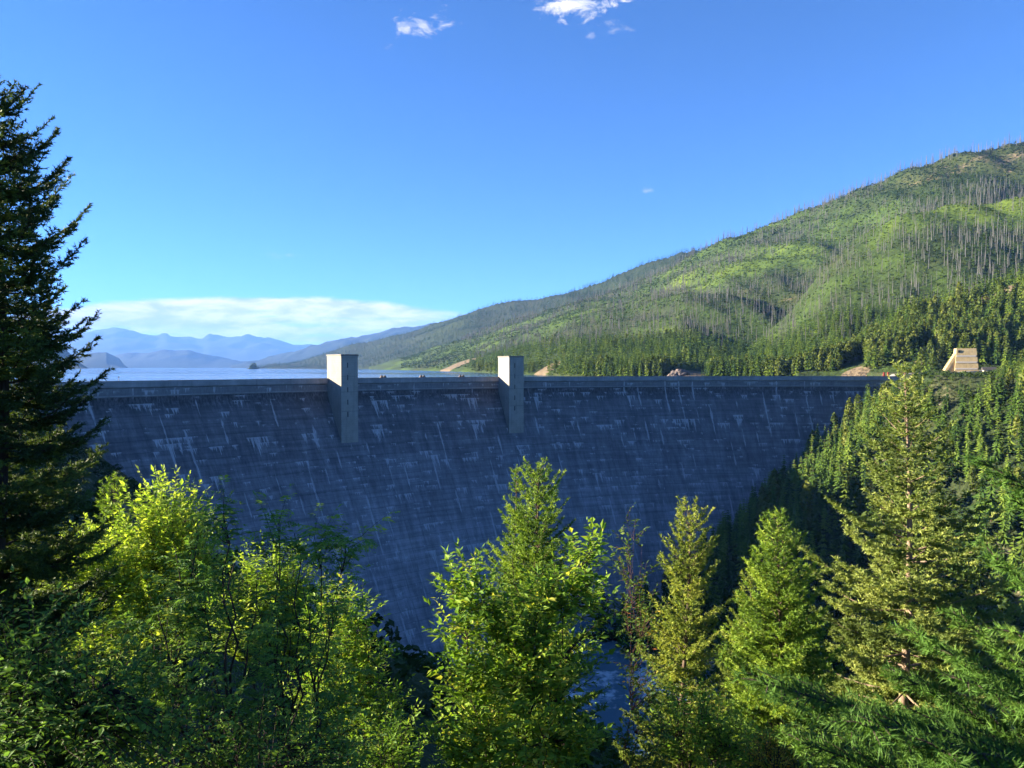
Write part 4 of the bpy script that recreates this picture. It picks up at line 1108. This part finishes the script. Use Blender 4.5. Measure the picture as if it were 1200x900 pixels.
    shrub('bush', 'yellow-lit bush glowing behind the dark multi-stemmed tree', at(318, 15.5),
          [S(300, 665, 15.5), S(330, 650, 15.6), S(350, 665, 15.5), S(285, 680, 15.4)],
          [B(318, 690, 15.5, 46, 40, 140), B(290, 740, 15.3, 50, 40, 110), B(360, 740, 15.4, 40, 44, 100)], LEAF_Y, BARK_D, 89, leaf=(.11, .055), per=26, shoot=.55, up=.9, tint=(.1, .8))
    shrub('bush', 'sunlit green bush sloping down towards the river, below the dam', at(425, 12.5),
          [S(405, 690, 12.5), S(430, 730, 12.6), S(450, 770, 12.5), S(380, 720, 12.4)],
          [B(400, 735, 12.5, 34, 44, 90), B(412, 790, 12.5, 28, 38, 80), B(440, 850, 12.3, 46, 36, 90), B(390, 830, 12.2, 60, 50, 110)],
          LEAF_G, BARK_D, 97, leaf=(.10, .05), per=24, shoot=.5, tint=(.3, .95))
    shrub('shade_tree', 'dense shaded leafy tree filling the lower left corner beneath the spruce', at(-60, 7.4),
          [S(-260, 520, 8.2), S(-60, 700, 7.6), S(40, 740, 7.3), S(120, 800, 7.1), S(-420, 560, 8.6)],
          [B(-260, 580, 8.2, 150, 120, 90), B(-420, 620, 8.6, 130, 130, 70), B(-120, 680, 7.8, 90, 90, 50), B(30, 760, 7.3, 60, 56, 60), B(100, 810, 7.1, 70, 50, 70), B(40, 860, 7.0, 90, 60, 80), B(160, 870, 6.9, 70, 50, 70)],  # unseen crown left of the frame is added to shade the lower left
          LEAF_D, BARK_D, 101, leaf=(.085, .042), per=22, shoot=.42, tint=(.0, .6), cat='tree')
    shrub('cherry_tree', 'leafy green cherry-like tree in front of the central young fir', at(610, 13.0),
          [S(560, 660, 13), S(600, 650, 13), S(650, 660, 13), S(692, 632, 13.1), S(530, 700, 13), S(635, 700, 12.8)],
          [B(545, 690, 13.1, 24, 30, 36), B(565, 715, 13, 30, 30, 40), B(612, 738, 13, 34, 26, 46), B(655, 700, 13, 26, 28, 40), B(684, 668, 13.1, 17, 22, 22), B(698, 640, 13.1, 8, 12, 9), B(700, 715, 13.2, 16, 26, 22),
           B(534, 745, 13.2, 18, 22, 20), B(590, 790, 12.8, 56, 34, 84), B(655, 775, 13, 50, 34, 76), B(540, 800, 12.9, 20, 28, 26), B(600, 860, 12.5, 90, 44, 130), B(665, 868, 12.7, 40, 32, 54), B(545, 875, 12.5, 34, 32, 42)],
          LEAF_G, BARK_D, 103, leaf=(.155, .072), per=18, shoot=.5, tint=(.15, .95), r0=.028, cat='tree')
    shrub('sapling', 'thin reddish-stemmed sapling with sparse leaves, a few of them orange, right of centre', at(745, 11.8),
          [S(737, 602, 11.8), S(752, 640, 11.9)],
          [B(738, 625, 11.8, 10, 24, 9), B(742, 668, 11.8, 18, 22, 16), B(748, 720, 11.8, 24, 34, 30), B(756, 790, 11.8, 24, 40, 36), B(756, 865, 11.7, 34, 36, 50)],
          LEAF_R, BARK_R, 107, leaf=(.085, .044), per=15, shoot=.26, tint=(.1, .84), r0=.010, twig=.003, cat='tree')
    shrub('bush', 'low olive bush at the bottom between the sapling and the bright fir', at(812, 13.0),
          [S(790, 800, 13), S(825, 810, 13), S(855, 830, 13)],
          [B(800, 850, 13, 48, 36, 110), B(850, 870, 13, 44, 34, 90)], LEAF_G, BARK_D, 109, leaf=(.09, .042), per=22, shoot=.42, tint=(.1, .8))
    shrub('bush', 'golden-orange bush at the bottom edge below the bright green fir', at(903, 12.0),
          [S(890, 875, 12), S(912, 870, 12)], [B(902, 892, 12, 32, 24, 110)], LEAF_O, BARK_D, 113, leaf=(.06, .026), per=14, shoot=.26, tint=(.0, .9))
    shrub('bush', 'low dark bush under the trunk of the largest conifer', at(985, 15.0),
          [S(960, 850, 15), S(1010, 850, 15)], [B(985, 885, 15, 70, 34, 130)], LEAF_D, BARK_D, 127, leaf=(.09, .042), per=20, shoot=.4, tint=(.1, .8))
    shrub('bush', 'shaded bush with small leaves at the bottom between the two dark fronded trees', at(290, 7.6),
          [S(260, 820, 7.6), S(310, 800, 7.6), S(350, 830, 7.6)], [B(250, 880, 7.6, 80, 40, 60), B(350, 885, 7.7, 80, 36, 60)], LEAF_D, BARK_D, 137, leaf=(.07, .036), per=22, shoot=.4, tint=(.1, .8))
    shrub('bush', 'green bush at the bottom just left of the cherry-like tree', at(470, 10.5),
          [S(445, 850, 10.5), S(470, 860, 10.5)], [B(455, 890, 10.5, 50, 34, 90)], LEAF_G, BARK_D, 131, leaf=(.09, .044), per=22, shoot=.4, tint=(.1, .75))

# ------------------------------------------------------------------ sky, sun, haze, camera
SUN_AZ = np.array([-0.98, 0.185]); SUN_AZ /= np.linalg.norm(SUN_AZ)
SUN_EL = R(13.0)
EXPO, SKY_S, SUN_S, HAZE = 2.85, 0.05, 5.0, 2.4e-5
def build_light():
    w = bpy.data.worlds.new('World'); SC.world = w; w.use_nodes = True
    nt = w.node_tree; nt.nodes.clear(); b = NB(nt)
    out = nt.nodes.new('ShaderNodeOutputWorld'); bg = nt.nodes.new('ShaderNodeBackground')
    sky = nt.nodes.new('ShaderNodeTexSky'); sky.sky_type = 'NISHITA'; sky.sun_disc = False
    sky.sun_elevation = SUN_EL
    sky.sun_rotation = math.atan2(SUN_AZ[0], SUN_AZ[1])      # measured from +Y towards +X
    sky.altitude = 2500; sky.air_density = 0.65; sky.dust_density = 0.0; sky.ozone_density = 6.0
    hs = nt.nodes.new('ShaderNodeHueSaturation'); hs.inputs['Saturation'].default_value = 1.02; b.link(sky.outputs[0], hs.inputs['Color'])
    d = nt.nodes.new('ShaderNodeTexCoord').outputs['Generated']
    sp = b.sep(d); yy = b.math('MAXIMUM', sp[1], 0.02)
    u = b.math('DIVIDE', sp[0], yy); v = b.math('DIVIDE', sp[2], yy)
    front = b.math('GREATER_THAN', sp[1], 0.05)
    # cloud bank low over the lake
    n1 = b.noise(b.comb(b.math('MULTIPLY', u, 5.0), b.math('MULTIPLY', v, 70.0), 0.0), 1.0, 6, 0.62, 0.6)
    n2 = b.noise(b.comb(b.math('MULTIPLY', u, 16.0), b.math('MULTIPLY', v, 60.0), 4.0), 1.0, 5, 0.6, 0.3)
    n3 = b.noise(b.comb(b.math('MULTIPLY', u, 6.0), 0.3, 2.0), 1.0, 3, 0.6)
    uu = b.math('ADD', u, 0.36)
    top = b.math('SUBTRACT', 0.0975, b.math('MULTIPLY', b.math('MULTIPLY', uu, uu), 0.26))
    top = b.math('MULTIPLY_ADD', b.math('SUBTRACT', n3, 0.5), 0.012, top)
    top = b.math('MULTIPLY_ADD', b.math('SUBTRACT', n2, 0.5), 0.010, top)
    mt = b.smooth(b.math('SUBTRACT', top, v), -0.001, 0.007)
    mr = b.smooth(b.math('MULTIPLY_ADD', b.math('SUBTRACT', n1, 0.5), 0.2, u), -0.03, -0.14)
    dens = b.smooth(b.math('MULTIPLY_ADD', b.smooth(v, 0.02, 0.08), 0.16, n1), 0.40, 0.62)
    bank = b.math('MULTIPLY', b.math('MULTIPLY', mt, mr), b.math('MULTIPLY_ADD', dens, 0.75, 0.25))
    # small puffs high up
    def puff(u0, v0, ru, rv, thr, seed, k=1.0):
        du = b.math('DIVIDE', b.math('SUBTRACT', u, u0), ru); dv = b.math('DIVIDE', b.math('SUBTRACT', v, v0), rv)
        r = b.math('SQRT', b.math('ADD', b.math('MULTIPLY', du, du), b.math('MULTIPLY', dv, dv)))
        n = b.noise(b.comb(b.math('MULTIPLY', u, 26.0), b.math('MULTIPLY', v, 40.0), seed), 1.0, 6, 0.62, 0.4)
        return b.math('MULTIPLY', b.smooth(b.math('MULTIPLY_ADD', b.math('SUBTRACT', n, 0.5), 4.2, b.math('SUBTRACT', 0.75, r)), thr, thr + 0.9), k)
    ps = [puff(0.088, 0.480, 0.060, 0.020, -0.1, 1.0), puff(0.062, 0.470, 0.030, 0.016, -0.1, 5.0, .9), puff(-0.118, 0.455, 0.055, 0.020, -0.05, 2.0, 0.65), puff(-0.165, 0.424, 0.03, 0.014, 0.4, 3.0, 0.3),
          puff(0.155, 0.45, 0.05, 0.022, 0.4, 6.0, 0.35), puff(0.103, 0.44, 0.014, 0.014, 0.35, 7.0, 0.3), puff(0.182, 0.236, 0.022, 0.008, 0.75, 8.0, 0.3), puff(-0.30, 0.15, 0.12, 0.010, 0.55, 9.0, 0.25)]
    c = bank
    for q in ps: c = b.math('MAXIMUM', c, q)
    c = b.math('MULTIPLY', c, front, clamp=True)
    shade = b.mix(b.smooth(n2, 0.35, 0.65), (2.3, 2.4, 2.75), (4.4, 4.05, 3.75))
    col = b.mix(c, hs.outputs[0], shade)
    b.link(col, bg.inputs[0]); bg.inputs[1].default_value = SKY_S
    b.link(bg.outputs[0], out.inputs['Surface'])
    L = bpy.data.lights.new('sun', 'SUN'); L.energy = SUN_S; L.angle = R(0.53); L.color = (1.0, 0.87, 0.66)
    o = bpy.data.objects.new('sun', L); C.objects.link(o)
    s = np.array([SUN_AZ[0] * math.cos(SUN_EL), SUN_AZ[1] * math.cos(SUN_EL), math.sin(SUN_EL)])
    from mathutils import Vector
    o.rotation_euler = Vector(s).to_track_quat('Z', 'Y').to_euler(); o.location = (0, 0, 300)
    # air
    m, nt, out = newmat('haze_air')
    pv = nt.nodes.new('ShaderNodeVolumePrincipled'); pv.inputs['Color'].default_value = (0.15, 0.335, 0.80, 1); pv.inputs['Density'].default_value = HAZE
    pv.inputs['Anisotropy'].default_value = 0.0
    nt.links.new(pv.outputs[0], out.inputs['Volume'])
    mb = MB(); box(mb, (-52000, -6000, -240), (30000, 60000, 2700))
    tag(mb.obj('haze', m), 'pale blue haze hanging over the valley and lake', 'haze', kind='stuff')

def build_camera():
    cd = bpy.data.cameras.new('camera'); cd.sensor_width = 36; cd.lens = F / 1200 * 36; cd.clip_end = 120000; cd.clip_start = 0.05
    cd.dof.use_dof = True; cd.dof.focus_distance = 60; cd.dof.aperture_fstop = 8
    o = bpy.data.objects.new('camera', cd); C.objects.link(o); o.location = (0, 0, HC)
    o.rotation_euler = (math.pi / 2 - TILT, 0, 0); SC.camera = o

build_ground(); build_hills(); build_mountains(); build_water()
build_dam()
build_tower(410, 'larger nearer concrete tower on the dam, standing before the open lake')
build_tower(605.5, 'smaller farther concrete tower on the dam, standing before the lakeshore woods')
build_crest_things(); build_rocks(); build_forest(); build_near()
build_light(); build_camera()

vs = SC.view_settings; vs.view_transform = 'Standard'; vs.look = 'None'; vs.gamma = 1.0; vs.exposure = EXPO; vs.use_curve_mapping = False
cy = SC.cycles
cy.use_denoising = True; cy.denoiser = 'OPENIMAGEDENOISE'; cy.denoising_input_passes = 'RGB_ALBEDO_NORMAL'
cy.max_bounces = 6; cy.diffuse_bounces = 3; cy.glossy_bounces = 2; cy.transmission_bounces = 4; cy.volume_bounces = 1
cy.caustics_reflective = False; cy.caustics_refractive = False
cy.use_adaptive_sampling = True; cy.adaptive_threshold = 0.02
